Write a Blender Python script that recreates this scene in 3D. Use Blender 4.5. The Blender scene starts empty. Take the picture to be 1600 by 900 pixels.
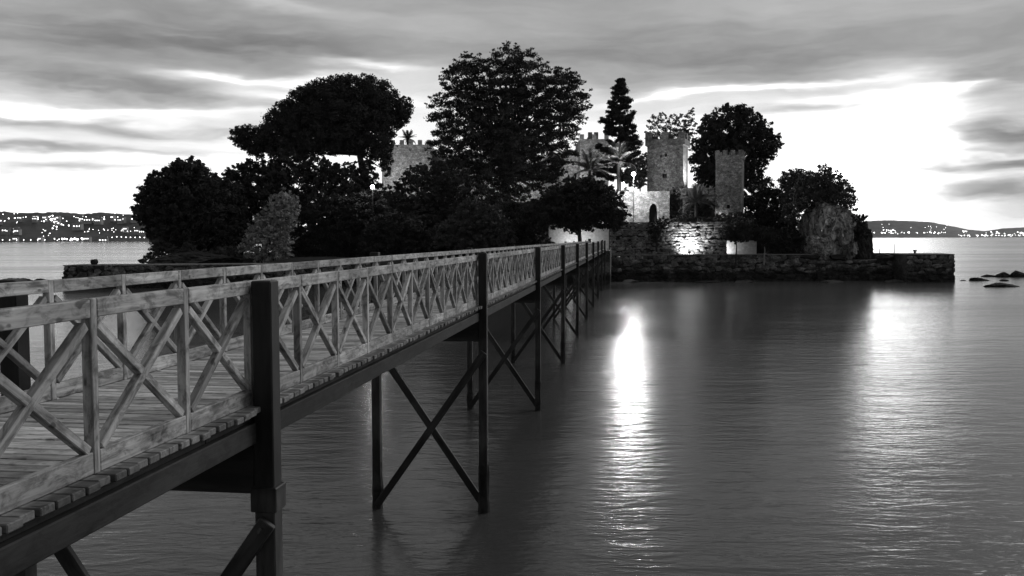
import bpy, bmesh, math, random
import numpy as np
from mathutils import Vector, Matrix

random.seed(7)
rng = np.random.default_rng(7)
S = bpy.context.scene
C = S.collection
R = math.radians

# ------------------------------------------------------------------ camera
CAM_Z = 6.6
F = 1400.0                                   # focal length in pixels of the 1600 px wide photograph
cam = bpy.data.cameras.new("camera")
cam_ob = bpy.data.objects.new("camera", cam)
C.objects.link(cam_ob)
cam.sensor_width = 36.0
cam.lens = 36.0 * F / 1600.0
cam.clip_end = 40000.0
cam.clip_start = 0.1
PITCH = math.atan((450 - 371.0) / F)
ROLL = R(-0.14)
cam_ob.matrix_world = (Matrix.Translation((0, 0, CAM_Z)) @ Matrix.Rotation(math.pi / 2 - PITCH, 4, 'X')
                       @ Matrix.Rotation(ROLL, 4, 'Z'))
S.camera = cam_ob
CM = cam_ob.matrix_world.to_3x3()


def ray(px, py):
    return CM @ Vector(((px - 800) / F, (450 - py) / F, -1.0))


def at(px, py, Y):
    """survey helper: the point of the place that stands Y metres ahead on that line of sight"""
    d = ray(px, py)
    return Vector((0, 0, CAM_Z)) + d * (Y / d.y)


def on_z(px, py, z):
    d = ray(px, py)
    return Vector((0, 0, CAM_Z)) + d * ((z - CAM_Z) / d.z)


# ------------------------------------------------------------------ world
SUN_AZ, SUN_EL = 52.0, 32.0
world = bpy.data.worlds.new("World")
S.world = world
world.use_nodes = True
wt = world.node_tree
wt.nodes.clear()


class G:
    """tiny node-graph helper"""
    def __init__(s, nt): s.nt = nt
    def node(s, t, **k):
        n = s.nt.nodes.new(t)
        for a, v in k.items(): setattr(n, a, v)
        return n
    def put(s, sock, v):
        if isinstance(v, bpy.types.NodeSocket): s.nt.links.new(v, sock)
        elif v is not None: sock.default_value = v
    def m(s, op, a, b=None, c=None, clamp=False):
        n = s.node("ShaderNodeMath", operation=op, use_clamp=clamp)
        s.put(n.inputs[0], a); s.put(n.inputs[1], b); s.put(n.inputs[2], c)
        return n.outputs[0]
    def ramp(s, x, a, b, lo=0.0, hi=1.0, smooth=True):
        n = s.node("ShaderNodeMapRange", interpolation_type='SMOOTHSTEP' if smooth else 'LINEAR')
        s.put(n.inputs[0], x); s.put(n.inputs[1], a); s.put(n.inputs[2], b); s.put(n.inputs[3], lo); s.put(n.inputs[4], hi)
        return n.outputs[0]
    def xyz(s, x, y, z):
        n = s.node("ShaderNodeCombineXYZ")
        s.put(n.inputs[0], x); s.put(n.inputs[1], y); s.put(n.inputs[2], z)
        return n.outputs[0]
    def noise(s, vec, scale, detail=4, rough=0.5, dist=0.0):
        n = s.node("ShaderNodeTexNoise")
        s.put(n.inputs["Vector"], vec); s.put(n.inputs["Scale"], scale); s.put(n.inputs["Detail"], detail)
        s.put(n.inputs["Roughness"], rough); s.put(n.inputs["Distortion"], dist)
        return n.outputs[0]
    def mixf(s, f, a, b):
        n = s.node("ShaderNodeMix", data_type='FLOAT')
        s.put(n.inputs[0], f); s.put(n.inputs[2], a); s.put(n.inputs[3], b)
        return n.outputs[0]
    def vmul(s, v, t):
        n = s.node("ShaderNodeVectorMath", operation='MULTIPLY')
        s.put(n.inputs[0], v); s.put(n.inputs[1], t)
        return n.outputs[0]
    def vadd(s, v, t):
        n = s.node("ShaderNodeVectorMath", operation='ADD')
        s.put(n.inputs[0], v); s.put(n.inputs[1], t)
        return n.outputs[0]


g = G(wt)
tc = g.node("ShaderNodeTexCoord").outputs["Generated"]
sp = g.node("ShaderNodeSeparateXYZ"); g.put(sp.inputs[0], tc)
dx_, dy_, dz_ = sp.outputs
az = g.m('MULTIPLY', g.m('ARCTAN2', dx_, dy_), 180 / math.pi)
el = g.m('MULTIPLY', g.m('ARCSINE', dz_), 180 / math.pi)
el = g.m('ABSOLUTE', el)
w1 = g.noise(g.xyz(g.m('MULTIPLY', az, 0.10), g.m('MULTIPLY', el, 0.42), 0.0), 1.0, 4, 0.55)
w2 = g.noise(g.xyz(g.m('MULTIPLY', az, 0.09), g.m('MULTIPLY', el, 0.40), 7.3), 1.0, 4, 0.55)
azw = g.m('ADD', az, g.m('MULTIPLY', g.m('SUBTRACT', w1, 0.5), 9.0))
elw = g.m('ADD', el, g.m('MULTIPLY', g.m('SUBTRACT', w2, 0.5), 3.0))
st = g.noise(g.xyz(g.m('MULTIPLY', az, 0.055), g.m('MULTIPLY', elw, 0.40), 2.1), 1.0, 5, 0.58)     # long cloud streaks
st2 = g.noise(g.xyz(g.m('MULTIPLY', az, 0.16), g.m('MULTIPLY', elw, 0.9), 5.1), 1.0, 4, 0.55)
d = g.ramp(elw, 7.0, 11.5, 0.15, 0.48)                      # the deck of cloud thickens overhead
d = g.m('ADD', d, g.m('MULTIPLY', g.m('SUBTRACT', st, 0.5), 0.44))
d = g.m('ADD', d, g.m('MULTIPLY', g.m('SUBTRACT', st2, 0.5), 0.20))


def azel(px, py):
    v = ray(px, py).normalized()
    return math.degrees(math.atan2(v.x, v.y)), math.degrees(math.asin(v.z))


BANKS = [  # cloud banks (+) and clear gaps (-): centre, half width, half height (deg via 0.041/px), tilt, amount
    (170, 55, 330, 42, .05, .26), (235, 146, 230, 20, -.06, .44), (430, 82, 140, 22, -.05, .22),
    (70, 188, 180, 9, .0, .32), (330, 207, 130, 8, .0, .28), (90, 233, 130, 6, .0, .34), (110, 269, 130, 7, .02, .30),
    (560, 105, 110, 9, -.1, -.55), (400, 122, 120, 7, .0, -.62), (480, 150, 150, 12, -.05, -.45), (440, 8, 170, 12, -.12, -.34),
    (30, 171, 70, 5, .0, -.45), (640, 150, 120, 40, 0, -.12), (200, 172, 200, 6, 0, -.4), (230, 250, 260, 6, 0, -.2),
    (1230, 95, 430, 34, .04, .20), (1000, 60, 200, 30, .05, .10), (1520, 118, 170, 20, .03, .34), (1290, 172, 150, 7, .0, .26),
    (1170, 141, 190, 6, .06, -.62), (1385, 143, 110, 7, .08, -.66), (1470, 128, 40, 4, .05, -.5), (1060, 150, 60, 8, 0, -.3),
    (1550, 207, 120, 13, .0, .55), (1500, 262, 170, 15, .03, .55), (1820, 230, 250, 90, .0, .40), (1560, 247, 90, 5, 0, -.3), (1350, 225, 110, 70, .0, -.25), (1388, 222, 64, 84, .0, -1.15),
    (1560, 305, 140, 11, 0, .34), (1560, 20, 200, 26, .05, -.10), (1000, 20, 260, 20, .0, -.05),
]
wisp = g.ramp(st2, .25, .7, .55, 1.25)
for px, py, hw, hh, tilt, amt in BANKS:
    a0, e0 = azel(px, py)
    da = g.m('SUBTRACT', azw, a0)
    de = g.m('SUBTRACT', g.m('SUBTRACT', elw, e0), g.m('MULTIPLY', da, tilt))
    q = g.m('ADD', g.m('POWER', g.m('ABSOLUTE', g.m('MULTIPLY', da, 1 / (hw * .041))), 2.0),
            g.m('POWER', g.m('ABSOLUTE', g.m('MULTIPLY', de, 1 / (hh * .041))), 2.0))
    d = g.m('MULTIPLY_ADD', g.m('MULTIPLY', g.m('EXPONENT', g.m('MULTIPLY', q, -1.0)), wisp), amt * (.75 if amt < 0 else .85), d)
d = g.m('MAXIMUM', g.m('MINIMUM', d, 1.0), -0.65)
sky = g.node("ShaderNodeTexSky", sky_type='NISHITA')
sky.sun_disc = False
sky.sun_elevation = R(SUN_EL)
sky.sun_rotation = R(SUN_AZ)
bw = g.node("ShaderNodeRGBToBW"); g.put(bw.inputs[0], sky.outputs[0])
nish = g.m('MINIMUM', g.m('MULTIPLY', bw.outputs[0], 1.0), 9.0)
veil = g.m('ADD', g.ramp(el, 1.0, 34.0, 13.0, 4.0), g.ramp(el, 1.0, 9.0, 5.0, 0.0))       # thin bright high cloud behind the banks
off = g.m('ABSOLUTE', g.m('SUBTRACT', az, 12.0))                                           # dusk: the glow lies ahead, the sky behind is dim
off = g.m('MINIMUM', off, g.m('SUBTRACT', 360.0, off))
veil = g.m('MULTIPLY', veil, g.ramp(off, 45.0, 150.0, 1.0, 0.30))
clear = g.m('ADD', g.m('MULTIPLY', nish, 0.14), veil)
thick = g.m('MULTIPLY', g.ramp(el, 2.0, 40.0, 1.45, 1.25), 1.0)
lum = g.m('MULTIPLY', g.m('POWER', clear, g.m('SUBTRACT', 1.0, d)), g.m('POWER', thick, d))   # optical depth: light falls off as a power
bg = g.node("ShaderNodeBackground")
cc = g.node("ShaderNodeCombineColor")
for i in range(3): g.put(cc.inputs[i], lum)
g.put(bg.inputs[0], cc.outputs[0]); bg.inputs[1].default_value = 0.10
g.put(g.node("ShaderNodeOutputWorld").inputs[0], bg.outputs[0])

# ------------------------------------------------------------------ sun and exposure
sun = bpy.data.lights.new("sun", 'SUN')
sun.energy = 1.35
sun.angle = R(40)
sun.color = (1, 1, 1)
sun_ob = bpy.data.objects.new("sun", sun)
sdir = Vector((math.sin(R(SUN_AZ)) * math.cos(R(SUN_EL)), math.cos(R(SUN_AZ)) * math.cos(R(SUN_EL)), math.sin(R(SUN_EL))))
sun_ob.rotation_euler = sdir.to_track_quat('Z', 'Y').to_euler()
C.objects.link(sun_ob)
S.view_settings.view_transform = 'Standard'
S.view_settings.look = 'None'
S.view_settings.exposure = 0.0
S.view_settings.gamma = 1.0
S.view_settings.use_curve_mapping = False
S.cycles.use_denoising = True
S.cycles.max_bounces = 6
S.cycles.diffuse_bounces = 3
S.cycles.sample_clamp_indirect = 4.0
S.cycles.caustics_reflective = False
S.cycles.caustics_refractive = False

# ------------------------------------------------------------------ materials
MATS = {}


def material(name, build):
    m = bpy.data.materials.new(name)
    m.use_nodes = True
    nt = m.node_tree
    nt.nodes.clear()
    h = G(nt)
    out = h.node("ShaderNodeOutputMaterial")
    p = h.node("ShaderNodeBsdfPrincipled")
    h.put(out.inputs[0], p.outputs[0])
    build(h, p)
    MATS[name] = m
    return m


def grey(h, sock, val):
    c = h.node("ShaderNodeCombineColor")
    for i in range(3): h.put(c.inputs[i], val)
    h.put(sock, c.outputs[0])


def objc(h, rand=0.0):
    v = h.node("ShaderNodeTexCoord").outputs["Object"]
    if rand:
        r = h.node("ShaderNodeObjectInfo").outputs["Random"]
        v = h.vadd(v, h.xyz(h.m('MULTIPLY', r, rand), h.m('MULTIPLY', r, rand * 3.1), h.m('MULTIPLY', r, rand * 1.7)))
    return v


def bump(h, p, height, strength, dist):
    b = h.node("ShaderNodeBump")
    b.inputs["Strength"].default_value = strength
    b.inputs["Distance"].default_value = dist
    h.put(b.inputs["Height"], height)
    h.put(p.inputs["Normal"], b.outputs[0])


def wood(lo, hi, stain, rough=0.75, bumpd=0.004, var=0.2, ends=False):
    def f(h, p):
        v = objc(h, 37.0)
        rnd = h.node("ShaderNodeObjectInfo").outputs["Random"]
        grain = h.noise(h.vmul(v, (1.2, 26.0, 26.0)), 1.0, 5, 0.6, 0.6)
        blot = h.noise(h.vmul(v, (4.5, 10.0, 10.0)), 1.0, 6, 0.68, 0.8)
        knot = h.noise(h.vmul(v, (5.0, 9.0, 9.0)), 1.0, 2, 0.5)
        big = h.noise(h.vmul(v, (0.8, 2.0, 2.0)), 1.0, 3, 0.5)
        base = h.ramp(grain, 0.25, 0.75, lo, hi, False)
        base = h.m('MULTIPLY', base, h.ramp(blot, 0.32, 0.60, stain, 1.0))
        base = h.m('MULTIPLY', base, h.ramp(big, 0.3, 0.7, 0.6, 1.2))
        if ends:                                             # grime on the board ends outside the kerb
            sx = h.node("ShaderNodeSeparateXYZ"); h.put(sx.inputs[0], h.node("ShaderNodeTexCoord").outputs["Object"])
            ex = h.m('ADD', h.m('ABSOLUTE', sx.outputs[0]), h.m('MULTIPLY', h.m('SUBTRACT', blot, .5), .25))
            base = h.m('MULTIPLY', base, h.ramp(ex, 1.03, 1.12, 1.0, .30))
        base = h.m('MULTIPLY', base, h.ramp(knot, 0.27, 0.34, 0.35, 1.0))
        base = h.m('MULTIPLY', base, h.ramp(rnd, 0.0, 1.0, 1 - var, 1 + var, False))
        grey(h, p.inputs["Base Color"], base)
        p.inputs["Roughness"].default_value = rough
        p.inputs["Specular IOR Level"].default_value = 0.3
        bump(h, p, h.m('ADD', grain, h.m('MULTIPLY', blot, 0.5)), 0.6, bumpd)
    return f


material("rail_wood", wood(0.20, 0.62, 0.34))
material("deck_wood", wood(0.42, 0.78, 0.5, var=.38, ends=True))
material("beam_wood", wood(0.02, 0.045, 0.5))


def f_pier(h, p):
    v = objc(h, 20.0)
    n = h.noise(h.vmul(v, (1.5, 8.0, 8.0)), 1.0, 5, 0.6)
    wp = h.node("ShaderNodeNewGeometry").outputs["Position"]
    s_ = h.node("ShaderNodeSeparateXYZ"); h.put(s_.inputs[0], wp)
    z = h.m('ADD', s_.outputs[2], h.m('MULTIPLY', h.m('SUBTRACT', n, 0.5), 0.9))
    tide = h.ramp(z, 1.5, 1.8, 0.35, 1.0)                     # weed and tide stain up to the high water line
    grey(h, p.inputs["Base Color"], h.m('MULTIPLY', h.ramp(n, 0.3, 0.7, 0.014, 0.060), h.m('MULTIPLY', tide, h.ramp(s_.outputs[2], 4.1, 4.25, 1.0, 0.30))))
    p.inputs["Roughness"].default_value = 0.55
    p.inputs["Specular IOR Level"].default_value = 0.35
    bump(h, p, n, 0.5, 0.006)


material("pier_paint", f_pier)


def stone(lo, hi, scale=1.0, joint=0.55, bumpd=0.05, world=False, piece=0.0, tide=False):
    def f(h, p):
        v = h.node("ShaderNodeNewGeometry").outputs["Position"] if world else objc(h, 11.0)
        vw = h.vadd(h.vmul(v, (1.0, 1.0, 1.7)), h.vmul(h.node("ShaderNodeTexNoise").outputs[1], (0.0, 0.0, 0.0)))
        vo = h.node("ShaderNodeTexVoronoi", feature='DISTANCE_TO_EDGE'); h.put(vo.inputs["Vector"], vw); vo.inputs["Scale"].default_value = 1.9 * scale
        vc = h.node("ShaderNodeTexVoronoi"); h.put(vc.inputs["Vector"], vw); vc.inputs["Scale"].default_value = 1.9 * scale
        s_ = h.node("ShaderNodeSeparateColor"); h.put(s_.inputs[0], vc.outputs["Color"])
        n = h.noise(v, 1.3 * scale, 6, 0.62)
        n2 = h.noise(v, 6.0 * scale, 5, 0.6)
        j = h.ramp(vo.outputs["Distance"], 0.01, 0.07, joint, 1.0)
        b = h.m('MULTIPLY', h.ramp(n, 0.3, 0.7, lo, hi), j)
        b = h.m('MULTIPLY', b, h.ramp(s_.outputs[0], 0, 1, 0.65, 1.25, False))
        b = h.m('MULTIPLY', b, h.ramp(n2, 0.35, 0.6, 0.6, 1.1))
        if piece:
            b = h.m('MULTIPLY', b, h.ramp(h.node("ShaderNodeObjectInfo").outputs["Random"], 0, 1, 1 - piece, 1 + piece, False))
        if tide:                                             # black weed and stain up to the high water line
            sz = h.node("ShaderNodeSeparateXYZ"); h.put(sz.inputs[0], v)
            zz = h.m('ADD', sz.outputs[2], h.m('MULTIPLY', h.m('SUBTRACT', h.noise(v, .5, 5, .6), .5), 2.4))
            b = h.m('MULTIPLY', b, h.ramp(zz, 1.1, 1.9, .22, 1.0))
        grey(h, p.inputs["Base Color"], b)
        p.inputs["Roughness"].default_value = 0.9
        p.inputs["Specular IOR Level"].default_value = 0.2
        bump(h, p, h.m('ADD', h.m('MULTIPLY', j, 0.6), h.m('ADD', h.m('MULTIPLY', n2, 0.5), n)), 0.9, bumpd)
    return f


material("tower_stone", stone(0.07, 0.18, 1.25, 0.45, 0.06))
material("shaded_tower_stone", stone(0.045, 0.12, 1.25, 0.45, 0.06))  # tower stone darkened to stand in for weaker light on the large tower
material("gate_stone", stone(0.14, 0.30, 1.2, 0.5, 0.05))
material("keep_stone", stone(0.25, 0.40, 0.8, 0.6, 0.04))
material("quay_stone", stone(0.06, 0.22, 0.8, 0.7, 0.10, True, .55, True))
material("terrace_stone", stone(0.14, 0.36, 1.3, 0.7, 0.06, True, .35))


def f_cliff(h, p):
    v = h.node("ShaderNodeNewGeometry").outputs["Position"]
    rib = h.noise(h.vmul(v, (1.1, 1.1, .22)), 1.0, 6, 0.62, 0.5)
    fine = h.noise(v, 2.6, 5, 0.6)
    crack = h.noise(h.vmul(v, (.8, .8, .5)), 1.0, 4, 0.6, 1.2)
    c = h.ramp(h.m('ABSOLUTE', h.m('SUBTRACT', crack, .5)), 0.0, 0.035, .25, 1.0)
    b = h.m('MULTIPLY', h.m('MULTIPLY', h.ramp(rib, .3, .7, .10, .66), c), h.ramp(fine, .3, .65, .6, 1.15))
    grey(h, p.inputs["Base Color"], b)
    p.inputs["Roughness"].default_value = 0.9
    p.inputs["Specular IOR Level"].default_value = 0.2
    bump(h, p, h.m('ADD', rib, h.m('MULTIPLY', c, .4)), 0.9, 0.35)


material("rock", f_cliff)
material("dark_rock", stone(0.02, 0.05, 0.5, 0.8, 0.10, True))
material("mortar", stone(0.03, 0.07, 1.5, 0.8, 0.05, True))


def plain(v, rough=0.7, metal=0.0, spec=0.4):
    def f(h, p):
        n = h.noise(objc(h), 3.0, 4, 0.6)
        grey(h, p.inputs["Base Color"], h.ramp(n, 0.3, 0.7, v * 0.8, v * 1.15))
        p.inputs["Roughness"].default_value = rough
        p.inputs["Metallic"].default_value = metal
        p.inputs["Specular IOR Level"].default_value = spec
    return f


material("dark_void", plain(0.012, 0.95, 0, 0.1))
material("lamp_metal", plain(0.04, 0.5))
material("white_plaster", plain(0.62, 0.85))
material("paving", plain(0.20, 0.9))
material("soil", plain(0.035, 0.95, 0, 0.1))
material("paper", plain(0.75, 0.8))
material("roof_tile", plain(0.12, 0.8))
material("house_wall", plain(0.30, 0.85))


def f_leaf(lo, hi, scale):
    def f(h, p):
        v = objc(h, 9.0)
        n = h.noise(v, scale, 3, 0.6)
        grey(h, p.inputs["Base Color"], h.ramp(n, 0.35, 0.65, lo, hi))
        p.inputs["Roughness"].default_value = 0.65
        p.inputs["Specular IOR Level"].default_value = 0.15
    return f


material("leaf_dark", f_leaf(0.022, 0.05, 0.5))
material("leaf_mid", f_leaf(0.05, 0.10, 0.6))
material("leaf_pale", f_leaf(0.16, 0.45, 1.3))  # pale leaf tone stands in for light falling on the left shrub
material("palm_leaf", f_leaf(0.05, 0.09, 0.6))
material("bark", plain(0.05, 0.9, 0, 0.1))
material("pale_bark", plain(0.30, 0.9, 0, 0.1))
material("hill_scrub", f_leaf(0.035, 0.075, 0.02))


def emit(strength):
    def f(h, p):
        grey(h, p.inputs["Base Color"], 0.8)
        grey(h, p.inputs["Emission Color"], 1.0)
        p.inputs["Emission Strength"].default_value = strength
    return f


material("lamp_glow", emit(30.0))
material("far_glow", emit(6.0))
material("window_glow", emit(4.0))


def f_water(h, p):
    v = h.node("ShaderNodeNewGeometry").outputs["Position"]
    big = h.noise(h.vmul(v, (0.10, 0.16, 0)), 1.0, 3, 0.5)
    mid = h.noise(h.vmul(v, (0.5, 1.5, 0)), 1.0, 4, 0.55, 0.4)
    fine = h.noise(h.vmul(v, (2.2, 5.5, 0)), 1.0, 3, 0.5, 0.3)
    grey(h, p.inputs["Base Color"], 0.05)
    h.put(p.inputs["Roughness"], h.ramp(h.noise(h.vmul(v, (0.006, 0.035, 0)), 1.0, 4, 0.6), 0.35, 0.65, 0.15, 0.22))
    p.inputs["IOR"].default_value = 1.333
    tg = h.node("ShaderNodeTangent", direction_type='UV_MAP')          # wind waves run along the shore: wider slopes sideways
    p.inputs["Anisotropic"].default_value = 0.55
    h.put(p.inputs["Tangent"], tg.outputs[0])
    hgt = h.m('ADD', h.m('MULTIPLY', mid, 0.09), h.m('ADD', h.m('MULTIPLY', fine, 0.030), h.m('MULTIPLY', big, 0.2)))
    s_ = h.node("ShaderNodeSeparateXYZ"); h.put(s_.inputs[0], v)
    b = h.node("ShaderNodeBump"); b.inputs["Distance"].default_value = 1.0
    h.put(b.inputs["Strength"], h.ramp(s_.outputs[1], 60.0, 400.0, 0.42, 0.05, False))   # ripples too small to tell apart far out
    h.put(b.inputs["Height"], hgt); h.put(p.inputs["Normal"], b.outputs[0])


material("sea_water", f_water)

# ------------------------------------------------------------------ mesh helpers


def mesh_obj(name, verts, faces, mat, parent=None, smooth=False):
    me = bpy.data.meshes.new(name)
    me.from_pydata([tuple(v) for v in verts], [], faces)
    me.update()
    me.materials.append(MATS[mat])
    if smooth:
        me.polygons.foreach_set("use_smooth", [True] * len(me.polygons))
    return link(name, me, parent)


def link(name, me, parent=None, matrix=None):
    o = bpy.data.objects.new(name, me)
    C.objects.link(o)
    if parent is not None: o.parent = parent
    if matrix is not None: o.matrix_local = matrix
    return o


def tag(o, label, cat, group=None, kind=None):
    if label: o["label"] = label
    if cat: o["category"] = cat
    if group: o["group"] = group
    if kind: o["kind"] = kind
    return o


def empty(name, loc, label, cat, group=None, rz=0.0):
    o = bpy.data.objects.new(name, None)
    C.objects.link(o)
    o.location = loc
    o.rotation_euler = (0, 0, rz)
    return tag(o, label, cat, group)


BOXES = {}


def box_mesh(l, w, h, mat, bev=0.006):
    """bevelled box, length along local X, centred"""
    k = (round(l, 3), round(w, 3), round(h, 3), mat, bev)
    if k in BOXES: return BOXES[k]
    bm = bmesh.new()
    bmesh.ops.create_cube(bm, size=1.0)
    bmesh.ops.scale(bm, vec=(l, w, h), verts=bm.verts)
    if bev: bmesh.ops.bevel(bm, geom=bm.edges[:], offset=bev, segments=1, affect='EDGES')
    me = bpy.data.meshes.new("timber")
    bm.to_mesh(me); bm.free()
    me.materials.append(MATS[mat])
    BOXES[k] = me
    return me


def frame(p0, p1, up=(0, 0, 1)):
    p0, p1 = Vector(p0), Vector(p1)
    x = (p1 - p0).normalized()
    up = Vector(up)
    y = up.cross(x).normalized()
    z = x.cross(y)
    m = Matrix((x, y, z)).transposed().to_4x4()
    m.translation = (p0 + p1) / 2
    return m


def beam(name, parent, p0, p1, w, h, mat, up=(0, 0, 1), bev=0.006):
    return link(name, box_mesh((Vector(p1) - Vector(p0)).length, w, h, mat, bev), parent, frame(p0, p1, up))


class MB:
    """collects geometry for one mesh"""
    def __init__(s): s.v = []; s.f = []
    def quad_box(s, lo, hi):
        b = len(s.v)
        for z in (lo[2], hi[2]):
            s.v += [(lo[0], lo[1], z), (hi[0], lo[1], z), (hi[0], hi[1], z), (lo[0], hi[1], z)]
        s.f += [tuple(b + i for i in q) for q in ((3, 2, 1, 0), (4, 5, 6, 7), (0, 1, 5, 4), (1, 2, 6, 5), (2, 3, 7, 6), (3, 0, 4, 7))]
        return s
    def tube(s, pts, rad, n=7):
        pts = [Vector(p) for p in pts]
        b0 = len(s.v)
        prev = None
        for i, p in enumerate(pts):
            t = (pts[min(i + 1, len(pts) - 1)] - pts[max(i - 1, 0)]).normalized()
            a = prev if prev is not None else (Vector((1, 0, 0)) if abs(t.x) < .9 else Vector((0, 1, 0)))
            a = (a - t * a.dot(t)).normalized()
            prev = a
            c = t.cross(a)
            for k in range(n):
                th = 2 * math.pi * k / n
                s.v.append(p + (a * math.cos(th) + c * math.sin(th)) * rad[i])
        for i in range(len(pts) - 1):
            for k in range(n):
                s.f.append((b0 + i * n + k, b0 + i * n + (k + 1) % n, b0 + (i + 1) * n + (k + 1) % n, b0 + (i + 1) * n + k))
        s.f.append(tuple(b0 + (len(pts) - 1) * n + k for k in range(n)))
        return s
    def prism(s, outline, z0, z1):
        b = len(s.v); n = len(outline)
        s.v += [(x, y, z0) for x, y in outline] + [(x, y, z1) for x, y in outline]
        s.f += [(b + i, b + (i + 1) % n, b + n + (i + 1) % n, b + n + i) for i in range(n)]
        s.f += [tuple(b + n + i for i in range(n)), tuple(b + n - 1 - i for i in range(n))]
        return s
    def build(s, name, mat, parent=None, smooth=False):
        return mesh_obj(name, s.v, s.f, mat, parent, smooth)


def fbm(x, y, z=0.0, o=4):
    from mathutils import noise
    return noise.fractal(Vector((x, y, z)), 1.0, 2.0, o)


# ------------------------------------------------------------------ sea
mb = MB()
mb.v = [(-7000, -300, 0), (7000, -300, 0), (7000, 7600, 0), (-7000, 7600, 0)]
mb.f = [(0, 1, 2, 3)]
sea = mb.build("sea", "sea_water")
uvl = sea.data.uv_layers.new(name="UVMap")
for i_, uv in enumerate(((0, 0), (1, 0), (1, 1), (0, 1))): uvl.data[i_].uv = uv
tag(sea, "smooth grey sea around the island", "water", kind="structure")

# ------------------------------------------------------------------ island ground
CX, CY = 3.0, 172.0


def sstep(t):
    t = max(0.0, min(1.0, t)); return t * t * (3 - 2 * t)


def ground_z(x, y):
    # low shelf 3.9 m, castle plateau about 13 m
    ex = max(0.0, abs(x - 4) - 28) / 20.0
    ey = max(0.0, abs(y - 176) - 24) / (9.0 if y < 176 else 14.0)
    t = 1 - min(1.0, math.hypot(ex, ey))
    z = 3.6 + 9.0 * sstep(t)
    # fall to the water at the outer rim
    rx = max(0.0, abs(x - 2) - 52) / 8.0
    ry = max(0.0, abs(y - 178) - 58) / 10.0
    z -= 7.5 * sstep(math.hypot(rx, ry))
    return z + 0.35 * fbm(x * .15, y * .15)


def build_ground():
    x0, x1, y0, y1, n = -62, 66, 118, 248, 2.0
    nx, ny = int((x1 - x0) / n) + 1, int((y1 - y0) / n) + 1
    v, f = [], []
    for j in range(ny):
        for i in range(nx):
            x, y = x0 + i * n, y0 + j * n
            z = ground_z(x, y)
            if x > 8 and y < 146: z = min(z, 3.0 if y > 139 else -3.0)          # kept under the quay paving and the terrace
            if x > 34 and y < 160: z = min(z, 1.5)
            z -= 7.0 * sstep((129.0 - y) / 5.0)
            if x < -34 and y < 134: z = min(z, 2.0)
            v.append((x, y, z))
    for j in range(ny - 1):
        for i in range(nx - 1):
            a = j * nx + i
            f.append((a, a + 1, a + nx + 1, a + nx))
    o = mesh_obj("island_ground", v, f, "soil", smooth=True)
    tag(o, "wooded ground of the island rising to the castle", "ground", kind="structure")


build_ground()

# ------------------------------------------------------------------ far shore hills


def hill(name, label, Y, prof, depth, water_py):
    """ridge profile in photograph columns, turned into a ridge with two slopes"""
    xs = [p[0] for p in prof]
    cols = np.arange(xs[0], xs[-1] + .1, 4.0)
    top = np.interp(cols, xs, [p[1] for p in prof])
    rows = 9
    v, f = [], []
    for i, c in enumerate(cols):
        base = at(c, water_py, Y); crest = at(c, top[i], Y + depth)
        hh = crest.z + 2.2 * fbm(c * .08, 3.0) + 1.5 * fbm(c * .31, 1.0)
        for r in range(rows):
            t = r / (rows - 1)
            s = 0.10 * min(1, t * 12) + .9 * sstep(t)
            y = Y + depth * t
            v.append((base.x * y / Y, y, -2 + (hh + 2) * s + (3.0 * fbm(c * .05, t * 4) if 0 < r < rows - 1 else 0)))
        v.append((base.x * (Y + 2 * depth) / Y, Y + depth * 2.4, -3))
    n = rows + 1
    for i in range(len(cols) - 1):
        for r in range(n - 1):
            f.append((i * n + r, (i + 1) * n + r, (i + 1) * n + r + 1, i * n + r + 1))
    o = mesh_obj(name, v, f, "hill_scrub", smooth=True)
    tag(o, label, "hill", kind="structure")
    return o


LY, RY = 1850.0, 5200.0
LPROF = [(-260, 330), (-100, 326), (0, 330), (40, 333), (90, 331), (130, 334), (160, 332), (205, 335), (230, 338), (330, 346), (480, 360), (560, 372)]
RPROF = [(1180, 371), (1290, 356), (1345, 346), (1385, 344), (1420, 345), (1455, 347), (1490, 354), (1515, 359), (1540, 361), (1565, 357), (1600, 355), (1680, 350), (1800, 356)]
hill("hill_left", "dark hillside of the far left shore dotted with lights", LY, LPROF, 260.0, 377)
hill("hill_right", "pale distant hill on the far right shore", RY, RPROF, 500.0, 370.2)

# ------------------------------------------------------------------ footbridge
BA = math.atan((985 - 800) / F)
bridge = empty("footbridge", (0, 0, 0), "long timber footbridge with crossed railings on dark piers running to the island", "bridge", rz=-BA)
bridge.rotation_euler = (-0.0009, 0, -BA)
DECK = 5.0
RAILTOP = 6.2
XN, XF = -3.64, -5.72            # centre lines of near and far railing (bridge frame: +Y along it, +X to the right)
PITCHP = 1.28
U0 = 8.18
PIERS = [U0 + 12.8 * k for k in range(-1, 10)]
UEND = 126.5
UBEG = U0 - 12.8 - 1.0
TH = 0.075

# planks
pw, gap = 0.138, 0.018
us = []
u = UBEG
while u < UEND:
    us.append(u); u += pw + gap
first_seen = next(i for i, u in enumerate(us) if u > 3.4)
sel = range(first_seen, min(len(us), first_seen + 300))
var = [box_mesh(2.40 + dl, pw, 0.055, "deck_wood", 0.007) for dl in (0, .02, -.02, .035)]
mb = MB()
for i, u in enumerate(us):
    xc = (XN + XF) / 2 + random.uniform(-.012, .012)
    z = DECK - 0.0275 + random.uniform(-.003, .003)
    if i in sel:
        m = Matrix.Translation((xc, u + pw / 2, z)) @ Matrix.Rotation(random.uniform(-.003, .003), 4, 'Z')
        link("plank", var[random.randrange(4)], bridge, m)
    else:
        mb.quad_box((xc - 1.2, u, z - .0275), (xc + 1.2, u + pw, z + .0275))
o = mb.build("deck_boards", "deck_wood", bridge); o["kind"] = "stuff"

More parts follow.
